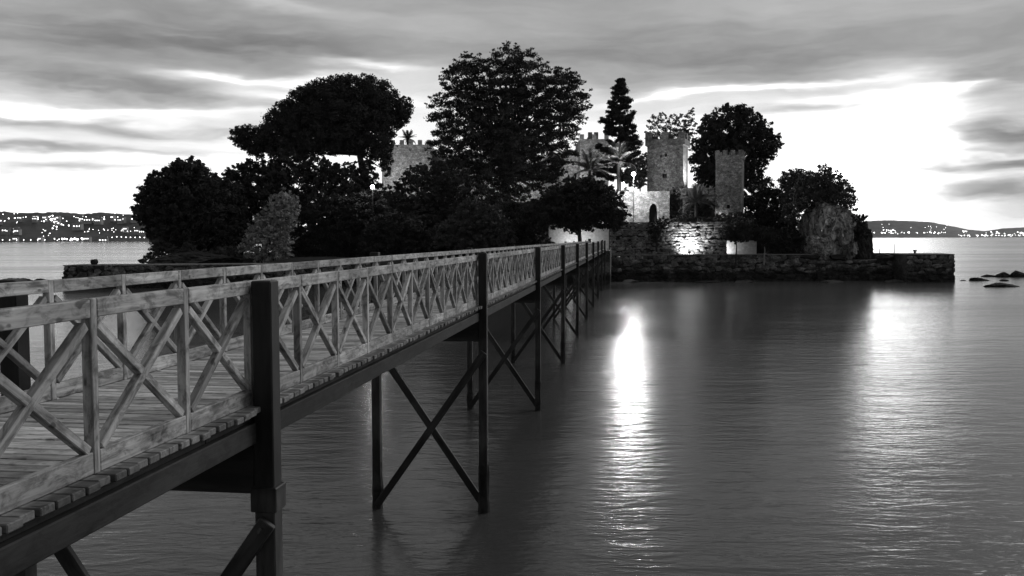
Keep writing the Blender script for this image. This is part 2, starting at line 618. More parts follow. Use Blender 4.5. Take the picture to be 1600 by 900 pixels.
# stringers and edge beams under the deck
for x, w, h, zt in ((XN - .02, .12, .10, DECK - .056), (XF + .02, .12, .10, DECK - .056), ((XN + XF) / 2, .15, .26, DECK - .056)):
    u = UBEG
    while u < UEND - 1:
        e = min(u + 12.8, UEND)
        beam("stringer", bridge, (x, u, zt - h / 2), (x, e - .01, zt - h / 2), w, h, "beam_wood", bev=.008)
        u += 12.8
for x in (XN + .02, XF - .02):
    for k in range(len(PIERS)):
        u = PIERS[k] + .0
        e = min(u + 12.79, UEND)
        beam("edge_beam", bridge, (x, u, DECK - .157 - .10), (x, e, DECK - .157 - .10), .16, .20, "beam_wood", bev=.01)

# railings
pm = box_mesh(RAILTOP - DECK - .004, TH, TH, "rail_wood", .006)
npan = int((UEND - U0) / PITCHP)
stuff = MB()
cnt = {}


def timber(name, p0, p1, w, h, near, lim=300, up=(0, 0, 1)):
    beam(name, bridge, p0, p1, w, h, "rail_wood", up)


def stuff_beam(p0, p1, w, h):
    m = frame(p0, p1)
    L = (Vector(p1) - Vector(p0)).length
    b = len(stuff.v)
    for sz in (-1, 1):
        for sx, sy in ((-1, -1), (1, -1), (1, 1), (-1, 1)):
            stuff.v.append(m @ Vector((sx * L / 2, sy * w / 2, sz * h / 2)))
    stuff.f.extend(tuple(b + i for i in q) for q in ((3, 2, 1, 0), (4, 5, 6, 7), (0, 1, 5, 4), (1, 2, 6, 5), (2, 3, 7, 6), (3, 0, 4, 7)))


RH, KH = 0.125, 0.15
_m = MB().tube([(0, 0, -.004), (0, 0, .002)], [.006, .005], 6)
SCREW = bpy.data.meshes.new("screw"); SCREW.from_pydata([tuple(v) for v in _m.v], [], _m.f); SCREW.materials.append(MATS["dark_void"])
for side, x in ((1, XN), (-1, XF)):
    k0 = -6 if side == 1 else -9
    for k in range(k0, npan + 1):
        u = U0 + k * PITCHP
        if u < UBEG + .2: continue
        po = beam("railing_post", bridge, (x + random.uniform(-.002, .002), u, DECK + .002), (x, u + random.uniform(-.004, .004), RAILTOP), TH, TH, "rail_wood", up=(0, 1, 0))
        if side == 1 and -4 <= k <= 10:                     # screw heads where the rail and the kerb are fixed
            for sz in (.56, .50, -.50, -.56):
                sw = link("screw", SCREW, po, Matrix.Translation((sz, 0, 0)))
                sw.location = (sz, 0, -TH / 2 - .001); sw.rotation_euler = (0, 0, 0)
                d_ = po.matrix_local.to_3x3().inverted() @ Vector((1, 0, 0))
                sw.location = Vector((sz, 0, 0)) + d_ * (TH / 2 + .001)
                sw.rotation_euler = d_.to_track_quat('Z', 'Y').to_euler()
        if k == npan: continue
        a, b = u + TH / 2 + .002, u + PITCHP - TH / 2 - .002
        jz = random.uniform(-.003, .003)
        timber("top_rail", (x + side * .002, a, RAILTOP - RH / 2 - .003 + jz), (x + side * .002, b, RAILTOP - RH / 2 - .003 + jz), TH + .006, RH, True)
        timber("kerb_board", (x + side * .004, a, DECK + KH / 2 + .006), (x + side * .004, b, DECK + KH / 2 + .006), TH - .012, KH, True)
        zt, zb = RAILTOP - RH - .055, DECK + KH + .02
        a2, b2 = a + .03, b - .03
        xo, xi = x, x - side * .001
        if k < 58:
            wv = random.uniform(-.006, .006)
            timber("cross_brace", (xo, a2, zb + wv), (xo, b2, zt), .070, .066, True)
            timber("cross_brace", (xi, a2, zt), (xi, b2, zb - wv), .066, .066, True)
        else:
            stuff_beam((xo, a2, zb), (xo, b2, zt), .070, .066)
            stuff_beam((xi, a2, zt), (xi, b2, zb), .066, .066)
o = stuff.build("far_cross_braces", "rail_wood", bridge); o["kind"] = "stuff"

# piers
PN, PF = -3.47, -6.10
PW = .20


def bolt(parent, loc, rad=.035, ln=.06):
    m = MB().tube([(0, 0, 0), (ln, 0, 0)], [rad, rad], 6)
    o_ = m.build("bolt", "lamp_metal", parent); o_.location = loc
    return o_


for k, u in enumerate(PIERS):
    for x in (PN, PF):
        top = RAILTOP + (0.0 if k == 1 else random.uniform(.02, .09))
        p = beam("pier_post", bridge, (x, u, -2.2), (x, u, top), PW, PW, "pier_paint", up=(0, 1, 0), bev=.012)
        c = None if k > 1 else beam("collar", p, (0, 0, 0), (0, 0, .24), PW + .06, PW + .06, "pier_paint", up=(0, 1, 0), bev=.01)
        if 1 <= k <= 4:                                      # shells and weed grown round the post at the water
            cr = MB()
            zs_ = [-.4, -.1, .05, .2, .38, .55, .75, .95, 1.15]
            cr.tube([(0, 0, 0)] * 0 + [(q_, 0, 0) for q_ in zs_], [.128 + random.uniform(-.008, .018) - .012 * max(0, q_) for q_ in zs_], 9)
            cr.v = [Vector((v_[0] + random.uniform(-.05, .05), v_[1] * random.uniform(.93, 1.12), v_[2] * random.uniform(.93, 1.12))) for v_ in cr.v]
            co = cr.build("shell_crust", "dark_rock", p); co.location = (-(top - 2.2) / 2, 0, 0)
        if c: c.matrix_local = Matrix.Translation((3.98 - (top - 2.2) / 2 + .12, 0, 0))
    # (weed and shells below)
    beam("pier_cap", bridge, (PF + PW / 2 + .001, u, 4.38), (PN - PW / 2 - .001, u, 4.38), .18, .46, "pier_paint", bev=.01)
    zt, zb = 3.90, 0.12
    b1 = beam("pier_brace", bridge, (PF + .02, u + PW / 2 + .045, zt), (PN - .02, u + PW / 2 + .045, zb), .07, .17, "pier_paint", bev=.008)
    b2 = beam("pier_brace", bridge, (PF + .02, u - PW / 2 - .045, zb), (PN + .05, u - PW / 2 - .045, zt), .07, .17, "pier_paint", bev=.008)
    for b_, sgn in ((b2, 1),):
        L = b_.data.vertices[0].co.x
        bolt(b_, (abs(L) - .12, -.02, .0))

# scraps on the boards
for i, (px, py) in enumerate(((88, 621), (248, 577), (90, 683))):
    p = on_z(px, py, DECK + .012)
    sc_ = MB()
    r = .02 + .012 * random.random()
    n = 7
    pts = [(r * (1.2 + .5 * random.random()) * math.cos(t * 2 * math.pi / n), r * (.7 + .5 * random.random()) * math.sin(t * 2 * math.pi / n)) for t in range(n)]
    sc_.prism(pts, 0, .012)
    o = sc_.build("paper_scrap", "paper"); o.location = (p.x, p.y, DECK + .003 - .0009 * p.y)
    tag(o, ["small white scrap on the deck boards by the far kerb, nearest the left edge", "small white scrap on the deck boards under the far railing",
            "tiny white speck on the deck boards behind the nearest railing cross"][i], "litter", "scraps on the bridge deck")

# ------------------------------------------------------------------ walls of separate stones
STONES = {}


def stone_mesh(k, mat):
    """rubble stone: irregular rounded hull, about 1 x 1 x 1, its outer face towards -Y"""
    if (k, mat) in STONES: return STONES[(k, mat)]
    r = random.Random(k)
    bm = bmesh.new()
    n = r.randint(5, 7)
    ph = r.uniform(0, 6.28)
    for i in range(n):
        a = ph + 6.283 * (i + r.uniform(-.28, .28)) / n
        c, s_ = math.cos(a), math.sin(a)
        q = min(.60, .52 / max(abs(c), abs(s_), .78)) * r.uniform(.86, 1.08)
        bm.verts.new((c * q, .5, s_ * q)); bm.verts.new((c * q, -.22 + r.uniform(-.1, .1), s_ * q))
        bm.verts.new((c * q * .72, -.5 + r.uniform(-.18, .22), s_ * q * .72))
    bmesh.ops.convex_hull(bm, input=bm.verts)
    me = bpy.data.meshes.new("stone"); bm.to_mesh(me); bm.free()
    me.materials.append(MATS[mat])
    STONES[(k, mat)] = me
    return me


def stone_face(parent, A, B, z0, z1, course, length, mat, depth=.22, limit=300, rnd=.3):
    """courses of single stones along the face from A to B (outward side on the right hand of A->B is -normal)"""
    A, B = Vector((A[0], A[1], 0)), Vector((B[0], B[1], 0))
    t = (B - A); L = t.length; t.normalize()
    n = Vector((t.y, -t.x, 0))
    rows = max(1, round((z1 - z0) / course)); ch = (z1 - z0) / rows
    cnt = 0
    for r in range(rows):
        s = -random.uniform(0, length * .4)
        while s < L:
            l = length * random.uniform(1 - rnd, 1 + rnd * 1.4)
            a, b = max(0, s), min(L, s + l)
            s += l
            if b - a < .12: continue
            h = ch * random.uniform(.85, 1.45)
            if random.random() < .04: continue
            m = Matrix((t, -n, Vector((0, 0, 1)))).transposed().to_4x4()
            c = A + t * ((a + b) / 2) + Vector((0, 0, min(z1 - h * .45, z0 + (r + .5 + random.uniform(-.3, .3)) * ch)))
            m.translation = c + n * random.uniform(-.03, .05) * (2.6 if rnd > .35 else 1)
            o_ = bpy.data.objects.new("stone", stone_mesh(random.randrange(24), mat)); C.objects.link(o_)
            o_.parent = parent
            o_.matrix_local = parent.matrix_world.inverted() @ m @ Matrix.Rotation(random.uniform(-.14, .14), 4, 'Y') @ Matrix.Diagonal(((b - a) * 1.08, depth, h, 1))
            cnt += 1
    return cnt


# quay in front of the castle
QZ = 3.92
qa = on_z(948, 440, 0); qb = on_z(1415, 437.5, 0); qc = on_z(1421, 440, 0); qd = on_z(1490, 440.5, 0)
q1 = on_z(1275, 438, 0)
quay = empty("quay_wall", (0, 0, 0), "long dark rubble stone quay wall along the water below the castle", "wall")
bpy.context.view_layer.update()
m = MB()
m.prism([(qa.x - 3, qa.y + .15), (q1.x, q1.y + .15), (q1.x, 146), (qa.x - 3, 146)], -1.5, QZ - .06)
m.prism([(q1.x + .002, q1.y + .15), (qb.x, qb.y + .15), (qb.x, qb.y + 5), (q1.x + .002, q1.y + 5)], -1.5, 3.05)
m.prism([(q1.x + .002, q1.y + 5.002), (qb.x, qb.y + 5.002), (qb.x, qb.y + 6.2), (q1.x + .002, q1.y + 6.2)], -1.5, QZ + .1)
m.build("core", "mortar", quay)
m = MB()
m.prism([(qa.x - 3, qa.y - .02), (q1.x, q1.y - .02), (q1.x, q1.y + 1.0), (qa.x - 3, qa.y + 1.0)], QZ - .058, QZ + .08)
m.build("coping", "paving", quay)
m = MB()
m.prism([(qa.x - 3, qa.y + 1.002), (q1.x, q1.y + 1.002), (q1.x, 146), (qa.x - 3, 146)], QZ - .058, QZ + .02)
m.build("quay_paving", "paving", quay)
n1 = stone_face(quay, (qa.x - 3, qa.y), (q1.x, q1.y), -.3, QZ - .08, .60, 1.0, "quay_stone", .34, rnd=.5)
n2 = stone_face(quay, (q1.x, q1.y), (qb.x, qb.y), -.3, 3.0, .60, 1.0, "quay_stone", .34, rnd=.5)

jet = empty("jetty_head", (0, 0, 0), "square stone jetty head at the right end of the quay", "jetty")
m = MB()
m.prism([(qc.x - .4, qc.y + .15), (qd.x - .15, qd.y + .15), (qd.x - .15 + 1.5, qd.y + 8), (qc.x - .4, qc.y + 8)], -1.5, QZ + .02)
m.build("core", "mortar", jet)
m = MB(); m.prism([(qc.x - .45, qc.y - .05), (qd.x + .02, qd.y - .05), (qd.x + 1.55, qd.y + 8.05), (qc.x - .45, qc.y + 8.05)], QZ + .022, QZ + .14)
m.build("coping", "paving", jet)
stone_face(jet, (qc.x - .4, qc.y), (qd.x, qd.y), -.3, QZ + .01, .60, 1.0, "quay_stone", .34, rnd=.5)
stone_face(jet, (qd.x, qd.y), (qd.x + 1.5, qd.y + 8), -.3, QZ + .01, .60, 1.0, "quay_stone", .34, rnd=.5)

# jetty on the left side of the island
ja = on_z(100, 450.5, 0)
jz = at(100, 416, ja.y).z
jb = Vector((-20.0, ja.y + 4.0, 0))
jl = empty("jetty_wall", (0, 0, 0), "low dark stone jetty wall at the left end of the island", "jetty")
m = MB(); m.prism([(ja.x + .15, ja.y + .15), (jb.x, jb.y + .15), (jb.x, jb.y + 7), (ja.x + .15, ja.y + 5)], -1.5, jz)
m.build("core", "mortar", jl)
m = MB()
x = ja.x
m.prism([(ja.x - .05, ja.y - .05), (jb.x, jb.y - .05), (jb.x, jb.y + 7), (ja.x - .05, ja.y + 5)], jz + .002, jz + .14)
m.build("coping", "quay_stone", jl)
stone_face(jl, (ja.x, ja.y), (jb.x, jb.y), -.3, jz - .01, .60, 1.0, "quay_stone", .34, rnd=.5)
stone_face(jl, (ja.x, ja.y + 5), (ja.x, ja.y), -.3, jz - .01, .60, 1.0, "quay_stone", .34, rnd=.5)

# retaining wall of the castle terrace
TZ = at(1040, 348, 136).z
ra, rb = at(953, 398, 136), at(1135, 398, 136)
ter = empty("terrace_wall", (0, 0, 0), "rough stone retaining wall lit by a floodlight above the quay", "wall")
m = MB(); m.prism([(ra.x, 136.2), (rb.x, 136.2), (rb.x, 145.5), (ra.x, 145.5)], 2.5, TZ - .03)
m.build("core", "mortar", ter)
m = MB(); m.prism([(ra.x - .05, 135.9), (rb.x + .05, 135.9), (rb.x + .05, 145.5), (ra.x - .05, 145.5)], TZ - .028, TZ + .10)
m.build("terrace_paving", "paving", ter)
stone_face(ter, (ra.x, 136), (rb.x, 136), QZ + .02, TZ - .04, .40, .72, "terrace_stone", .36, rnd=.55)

# ------------------------------------------------------------------ castle


def panel(mb, P, T, N, w, z0, z1, holes, th=.5):
    """a wall face from P along T (unit), outward N, with rectangular holes (s0,s1,za,zb) that have reveals"""
    ss = sorted({0.0, w, *[h[0] for h in holes], *[h[1] for h in holes]})
    zz = sorted({z0, z1, *[h[2] for h in holes], *[h[3] for h in holes]})
    pt = lambda s, z, d=0: tuple(P + T * s - N * d + Vector((0, 0, z)))
    for i in range(len(ss) - 1):
        for j in range(len(zz) - 1):
            sm, zm = (ss[i] + ss[i + 1]) / 2, (zz[j] + zz[j + 1]) / 2
            if any(h[0] < sm < h[1] and h[2] < zm < h[3] for h in holes): continue
            b = len(mb.v)
            mb.v += [pt(ss[i], zz[j]), pt(ss[i + 1], zz[j]), pt(ss[i + 1], zz[j + 1]), pt(ss[i], zz[j + 1])]
            mb.f.append((b, b + 1, b + 2, b + 3))
    for s0, s1, a, c in holes:
        for q in (((s0, a), (s1, a)), ((s1, a), (s1, c)), ((s1, c), (s0, c)), ((s0, c), (s0, a))):
            b = len(mb.v)
            mb.v += [pt(*q[0]), pt(*q[1]), pt(*q[1], th), pt(*q[0], th)]
            mb.f.append((b, b + 1, b + 2, b + 3))


def opening_back(parent, name, P, T, N, h, th=.5, mat="dark_void"):
    s0, s1, a, c = h
    q = MB()
    pt = lambda s, z: tuple(P + T * s - N * (th - .01) + Vector((0, 0, z)))
    q.v = [pt(s0, a), pt(s1, a), pt(s1, c), pt(s0, c)]
    q.f = [(0, 1, 2, 3)]
    return q.build(name, mat, parent)


def merlon_mesh(w, d, h, mat, cap=.25):
    bm = bmesh.new()
    bmesh.ops.create_cube(bm, size=1.0)
    bmesh.ops.scale(bm, vec=(w, d, h), verts=bm.verts)
    bmesh.ops.translate(bm, vec=(0, 0, h / 2), verts=bm.verts)
    bmesh.ops.bevel(bm, geom=[e for e in bm.edges if all(v.co.z > h * .9 for v in e.verts)], offset=.05, segments=1, affect='EDGES')
    me = bpy.data.meshes.new("merlon"); bm.to_mesh(me); bm.free(); me.materials.append(MATS[mat])
    return me


def tower(name, label, base, phi, w, dp, h, par_h, mer, mer_h, holes, mat, over=.18, count=None):
    t = empty(name, base, label, "tower", rz=phi)
    wall = MB()
    z0 = -3.0
    hs = {0: holes, 1: [], 2: [], 3: []}
    corners = [Vector((-w / 2, -dp / 2, 0)), Vector((w / 2, -dp / 2, 0)), Vector((w / 2, dp / 2, 0)), Vector((-w / 2, dp / 2, 0))]
    for i in range(4):
        P, Q = corners[i], corners[(i + 1) % 4]
        T = (Q - P).normalized(); N = Vector((T.y, -T.x, 0))
        panel(wall, P, T, N, (Q - P).length, z0, h, hs[i], .45)
        for hh in hs[i]:
            opening_back(t, "window", P, T, N, hh, .45)
    b = len(wall.v)
    wall.v += [tuple(c + Vector((0, 0, h))) for c in corners]; wall.f.append((b, b + 1, b + 2, b + 3))
    wall.build("wall", mat, t)
    # parapet ring on a projecting course
    pr = MB()
    a, b_, c, d_ = -w / 2 - over, w / 2 + over, -dp / 2 - over, dp / 2 + over
    pr.quad_box((a, c, h - .12), (b_, c + .45, h + par_h)); pr.quad_box((a, d_ - .45, h - .12), (b_, d_, h + par_h))
    pr.quad_box((a, c + .451, h - .119), (a + .45, d_ - .451, h + par_h)); pr.quad_box((b_ - .45, c + .451, h - .119), (b_, d_ - .451, h + par_h))
    pr.build("parapet", mat, t)
    mw = mer
    me = merlon_mesh(mw, .44, mer_h, mat)
    for L, ax in ((b_ - a, 0), (d_ - c, 1)):
        n = count or max(2, int((L + mw * .8) / (mw * 1.8)))
        for i in range(n):
            s = mw / 2 + i * (L - mw) / (n - 1)
            for side in (0, 1):
                if ax == 0:
                    mtx = Matrix.Translation((a + s, (c + .225) if side == 0 else (d_ - .225), h + par_h + .001))
                else:
                    if i in (0, n - 1): continue
                    mtx = Matrix.Translation(((a + .225) if side == 0 else (b_ - .225), c + s, h + par_h + .001)) @ Matrix.Rotation(math.pi / 2, 4, 'Z')
                link("merlon", me, t, mtx)
    return t


PHI = R(-19.5)
c1 = at(1047, 302, 146)
h1 = at(1047, 226, 146).z - c1.z
w1_ = 55.5 / F * 146
tower("stone_tower", "large square rubble stone tower with battlements above the gateway", (c1.x, 146 + 2.4, c1.z), PHI, w1_, w1_ * .9, h1, .9, 1.05, 1.1,
      [(.43 * w1_, .43 * w1_ + .72, 2.45, 3.15), (.36 * w1_, .36 * w1_ + .3, 5.8, 6.2), (.49 * w1_, .49 * w1_ + .38, 5.9, 6.4), (.47 * w1_, .47 * w1_ + .22, 3.5, 3.7),
       (.33 * w1_, .33 * w1_ + .2, 4.0, 4.2), (.72 * w1_, .72 * w1_ + .2, 4.9, 5.1), (.18 * w1_, .18 * w1_ + .2, 4.7, 4.9)], "shaded_tower_stone", .30)
c2 = at(1144, 346, 139)
h2 = at(1144, 247, 139).z - c2.z
w2_ = 40 / F * 139
tower("watch_tower", "slender square stone watch tower with four merlons in front", (c2.x, 139 + 1.8, c2.z), PHI, w2_, w2_ * .95, h2, .45, .66, .80,
      [(.44 * w2_, .44 * w2_ + .5, 2.0, 2.6), (.47 * w2_, .47 * w2_ + .18, 7.6, 7.8), (.40 * w2_, .40 * w2_ + .2, 5.4, 5.6)], "tower_stone", .1, 4)

# curtain wall between the towers
wa, wb = at(1062, 345, 143), at(1130, 345, 142)
zt_ = at(1095, 296, 143).z
cw = empty("curtain_wall", (wa.x, wa.y, 0), "rubble curtain wall between the two stone towers", "wall")
L_ = wb.x - wa.x
m = MB(); m.quad_box((0, 0, TZ - .5), (L_, .9, zt_ - .9)); m.build("wall", "tower_stone", cw)
m = MB(); m.quad_box((0, .3, zt_ - .898), (L_, .75, zt_ + .25)); m.build("parapet", "tower_stone", cw)
me = merlon_mesh(.8, .5, 1.0, "tower_stone")
for i in range(6):
    link("merlon", me, cw, Matrix.Translation((.6 + i * (L_ - 1.2) / 5, .02, zt_ - .897)))
for i in range(3):
    link("merlon", merlon_mesh(.35, .4, .35, "tower_stone"), cw, Matrix.Translation((2.4 + i * 1.3, .52, zt_ + .252)))

# gateway wall with pointed arch
ga, gb = at(960, 345, 142), at(1046, 345, 142)
gz = at(1000, 299, 142).z
gate = empty("gate_wall", (ga.x, 142, 0), "bright lamp-lit wall with an arched doorway beside the large tower", "wall")
GL = gb.x - ga.x
dc = at(1021, 330, 142).x - ga.x
dw, dspring, dtop = 1.35, TZ + 1.75, at(1021, 318, 142).z
m = MB()
# front face around the arch as quads
N_ = 8
arc = [(dc - dw / 2 * math.cos(i * math.pi / N_), dspring + (dtop - dspring) * math.sin(i * math.pi / N_)) for i in range(N_ + 1)]
def fq(*p):
    b = len(m.v); m.v += [(x, 0, z) for x, z in p]; m.f.append(tuple(range(b, b + len(p))))
fq((0, TZ - 2), (dc - dw / 2, TZ - 2), (dc - dw / 2, gz), (0, gz)); fq((dc + dw / 2, TZ - 2), (GL, TZ - 2), (GL, gz), (dc + dw / 2, gz))
for i in range(N_): fq(arc[i], arc[i + 1], (arc[i + 1][0], gz), (arc[i][0], gz))
prof = [(dc - dw / 2, TZ - 2)] + arc + [(dc + dw / 2, TZ - 2)]
for i in range(len(prof) - 1):
    b = len(m.v)
    (x0, z0), (x1, z1) = prof[i], prof[i + 1]
    m.v += [(x0, 0, z0), (x1, 0, z1), (x1, .7, z1), (x0, .7, z0)]; m.f.append((b, b + 1, b + 2, b + 3))
b = len(m.v); m.v += [(0, 0, gz), (GL, 0, gz), (GL, .8, gz), (0, .8, gz)]; m.f.append((b, b + 1, b + 2, b + 3))
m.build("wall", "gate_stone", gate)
m = MB(); m.quad_box((dc - dw / 2 - .1, .71, TZ), (dc + dw / 2 + .1, .78, dtop + .1)); m.build("door", "dark_void", gate)
vs = MB()
for i in range(N_):
    a0, a1 = i * math.pi / N_, (i + 1) * math.pi / N_
    def ap(a_, k): return (dc - (dw / 2 + k) * math.cos(a_), dspring + (dtop - dspring + k) * math.sin(a_))
    b = len(vs.v)
    for y in (-.05, .1):
        vs.v += [(ap(a0, .01)[0], y, ap(a0, .01)[1]), (ap(a0, .3)[0], y, ap(a0, .3)[1]), (ap(a1 - .02, .3)[0], y, ap(a1 - .02, .3)[1]), (ap(a1 - .02, .01)[0], y, ap(a1 - .02, .01)[1])]
    vs.f += [tuple(b + k for k in q) for q in ((0, 1, 2, 3), (0, 4, 5, 1), (1, 5, 6, 2), (2, 6, 7, 3), (3, 7, 4, 0))]
vs.build("arch_stones", "keep_stone", gate)

# the castle building behind the trees
KY = 182.0
kp = empty("castle_building", (0, KY, 0), "floodlit battlemented castle building behind the tall trees", "castle")


def block(px0, px1, pytop, yoff, depth, holes=(), merl=True):
    a, b = at(px0, 300, KY).x, at(px1, 300, KY).x
    zt = at((px0 + px1) / 2, pytop, KY).z
    wl = MB()
    z0 = 9.0
    P = [Vector((a, yoff, 0)), Vector((b, yoff, 0)), Vector((b, yoff + depth, 0)), Vector((a, yoff + depth, 0))]
    for i in range(4):
        T = (P[(i + 1) % 4] - P[i]); w = T.length; T.normalize(); N = Vector((T.y, -T.x, 0))
        hs = [(at(h[0], 300, KY).x - a, at(h[1], 300, KY).x - a, at(620, h[3], KY).z, at(620, h[2], KY).z) for h in holes] if i == 0 else []
        panel(wl, P[i], T, N, w, z0, zt, hs, .4)
        for hh in hs: opening_back(kp, "window", P[i], T, N, hh, .4)
    bb = len(wl.v); wl.v += [tuple(p + Vector((0, 0, zt))) for p in P]; wl.f.append((bb, bb + 1, bb + 2, bb + 3))
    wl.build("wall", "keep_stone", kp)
    me = merlon_mesh(.85, .45, .95, "keep_stone")
    n = max(2, int((b - a) / 1.6))
    for i in range(n):
        s = .42 + i * (b - a - .84) / (n - 1)
        link("merlon", me, kp, Matrix.Translation((a + s, yoff + .225, zt + .001)))
    return a, b, zt


block(597, 674, 226, 0, 11, [(605, 611, 260, 273), (640, 642, 233, 236)])
block(674.2, 905, 240, 3, 9, [(700, 706, 262, 275), (760, 766, 262, 275), (830, 836, 262, 275), (870, 876, 262, 275)])
block(905.2, 950, 218, -1, 12, [(920, 924, 240, 248)])
block(920, 936, 212, 2, 3)

# small lit house by the end of the bridge
hy = 137.5
ha, hb = at(858, 380, hy), at(952, 380, hy)
hz0 = 3.4
hzt = at(905, 352, hy).z
hs_ = empty("gate_house", (ha.x, hy, 0), "small white lit house behind the end of the footbridge", "house")
HW = hb.x - ha.x
hol = [(at(920, 1, hy).x - ha.x, at(924.5, 1, hy).x - ha.x, at(920, 379, hy).z, at(920, 373, hy).z), (at(941, 1, hy).x - ha.x, at(944, 1, hy).x - ha.x, at(920, 381, hy).z, at(920, 375, hy).z)]
m = MB(); panel(m, Vector((0, 0, 0)), Vector((1, 0, 0)), Vector((0, -1, 0)), HW, hz0, hzt, hol, .3)
for q in hol: opening_back(hs_, "window", Vector((0, 0, 0)), Vector((1, 0, 0)), Vector((0, -1, 0)), q, .3)
m.quad_box((0, .4, hz0), (HW, 3.2, hzt)); m.build("wall", "white_plaster", hs_)
m = MB(); m.v = [(-.3, -.4, hzt + .002), (HW + .3, -.4, hzt + .002), (HW + .3, 1.7, hzt + 1.0), (-.3, 1.7, hzt + 1.0), (HW + .3, 3.6, hzt + .002), (-.3, 3.6, hzt + .002)]
m.f = [(0, 1, 2, 3), (3, 2, 4, 5), (0, 3, 5), (1, 4, 2), (0, 5, 4, 1)]
m.build("roof", "roof_tile", hs_)

# landing of the bridge
lp = bridge.matrix_world @ Vector((0, UEND, 0))
ld = MB(); ld.quad_box((-6.6, -1.2, -1.5), (-2.8, 10, DECK - .32)); lo = ld.build("bridge_landing", "quay_stone")
lo.location = (lp.x, lp.y, 0); lo.rotation_euler = (0, 0, -BA)
cs = math.cos(BA); sn = math.sin(BA)
lo.location = (UEND * sn, UEND * cs, 0)
tag(lo, "dark stone landing block under the island end of the footbridge", "landing")

# ------------------------------------------------------------------ rocks


def rock(name, pos, size, label, mat="rock", seed=0, sub=3, amp=.35, group=None, freq=1.3):
    """angular boulder: hull of scattered points, split up and roughened"""
    r = random.Random(seed * 13 + 5)
    bm = bmesh.new()
    for i in range(30):
        v = Vector((r.gauss(0, 1), r.gauss(0, 1), r.gauss(0, 1))).normalized()
        bm.verts.new(v * r.uniform(.78, 1.08))
    h_ = bmesh.ops.convex_hull(bm, input=bm.verts)
    bmesh.ops.delete(bm, geom=[g_ for g_ in set(h_["geom_interior"] + h_["geom_unused"]) if isinstance(g_, bmesh.types.BMVert)], context='VERTS')
    bmesh.ops.subdivide_edges(bm, edges=bm.edges[:], cuts=2, use_grid_fill=True)
    if sub > 3:
        bmesh.ops.triangulate(bm, faces=bm.faces[:])
        bmesh.ops.subdivide_edges(bm, edges=bm.edges[:], cuts=2, use_grid_fill=True)
    for v in bm.verts:
        p = v.co.copy()
        rib = abs(fbm(p.x * freq * 2.2 + seed * 7.1, p.y * freq * 2.2, p.z * freq * .7, 4))
        k = 1 + amp * (.25 - .8 * rib) + amp * .25 * fbm(p.x * 6.1, p.y * 6.1 + seed, p.z * 6.1, 2)
        v.co = Vector((p.x * k * size[0], p.y * k * size[1], p.z * k * size[2]))
    me = bpy.data.meshes.new(name); bm.to_mesh(me); bm.free(); me.materials.append(MATS[mat])
    o_ = link(name, me); o_.location = pos
    tag(o_, label, "rock", group)
    return o_


def rock_px(px, py, Y, wpx, hpx, label, **k):
    c = at(px, py, Y)
    return rock("rock", c, (wpx / 2 / F * Y, wpx / 2.2 / F * Y, hpx / 2 / F * Y), label, **k)


# the crag at the right end
rock_px(1296, 356, 140.5, 88, 108, "tall pale rock face under the rounded tree at the island's right end", seed=1, sub=5, amp=.55)
rock_px(1272, 388, 137.5, 66, 44, "rounded pale boulder at the foot of the crag", seed=2, sub=4, amp=.28)
rock_px(1326, 366, 139.5, 42, 98, "ribbed dark rock on the right flank of the crag", seed=3, sub=5, amp=.4)
rock_px(1338, 386, 141, 56, 78, "dark rock slope running down to the quay at the right end", mat="dark_rock", seed=4, sub=4, amp=.35)
for i, (px, py, w, h, lab) in enumerate(((1262, 402, 40, 10, "low dark stones piled on the quay below the crag"), (1312, 402, 34, 12, "flat boulder on the quay under the ribbed rock"),
                                         (1382, 402, 30, 12, "dark stones on the lower quay beside the thin pole"))):
    rock_px(px, py, 136, w, h, lab, mat="dark_rock", seed=20 + i, sub=3, amp=.4)


def rock_sea(px, ptop, pbot, wpx, label, seed):
    """a rock standing in the water: its foot on the sea where the photograph shows it"""
    b = on_z(px, pbot, 0); h = at(px, ptop, b.y).z; w = wpx / F * b.y / 2
    return rock("rock", (b.x, b.y + w * .5, -.05), (w, w * .55, h * .85), label, mat="dark_rock", seed=seed, sub=4, amp=.5, freq=2.0)


for i, a in enumerate((
        (1570, 441, 448.5, 70, "long low black rock shelf, lowest at the right edge"), (1532, 432.5, 438.7, 36, "rounded black rock in the water nearest the jetty head"),
        (1549, 428, 432.5, 28, "flat black rock farthest out behind the rounded one"), (1573, 424, 433, 30, "tall humped black rock in the water off the jetty"),
        (1594, 422, 433, 32, "largest black rock cut by the right edge"), (1573, 435.5, 439.2, 20, "small black rock between the shelf and the humped rock"),
        (1506, 436.4, 438.4, 11, "tiny black rock just off the jetty head"), (15, 433.5, 443, 72, "long low black reef behind the footbridge at the left edge"),
        (60, 434.3, 438.5, 20, "small flat black rock at the end of the left reef"))):
    rock_sea(*a[:4], a[4], 30 + i)
for i, (px, py, Y, w, h, lab) in enumerate((
        (147, 409, 121, 13, 13, "squat dark boulder standing on the left jetty"), (222, 408, 125, 14, 8, "small dark boulder beside the shrubs on the left jetty"))):
    rock_px(px, py, Y, w, h, lab, mat="dark_rock", seed=40 + i, sub=3, amp=.4)
for i, (px, w, h, lab) in enumerate(((985, 26, 7, "small wet rock at the foot of the quay beside the bridge end"), (1105, 40, 6, "flat wet rocks at the foot of the quay below the floodlit wall"),
                                     (1165, 34, 7, "low wet rock at the quay foot below the clipped trees"), (1300, 46, 6, "low wet rock at the quay foot below the crag"), (1398, 30, 8, "wet rock at the corner where the jetty head begins"))):
    rock_px(px, 440.5, 130.2, w, h, lab, mat="dark_rock", seed=70 + i, sub=3, amp=.4)
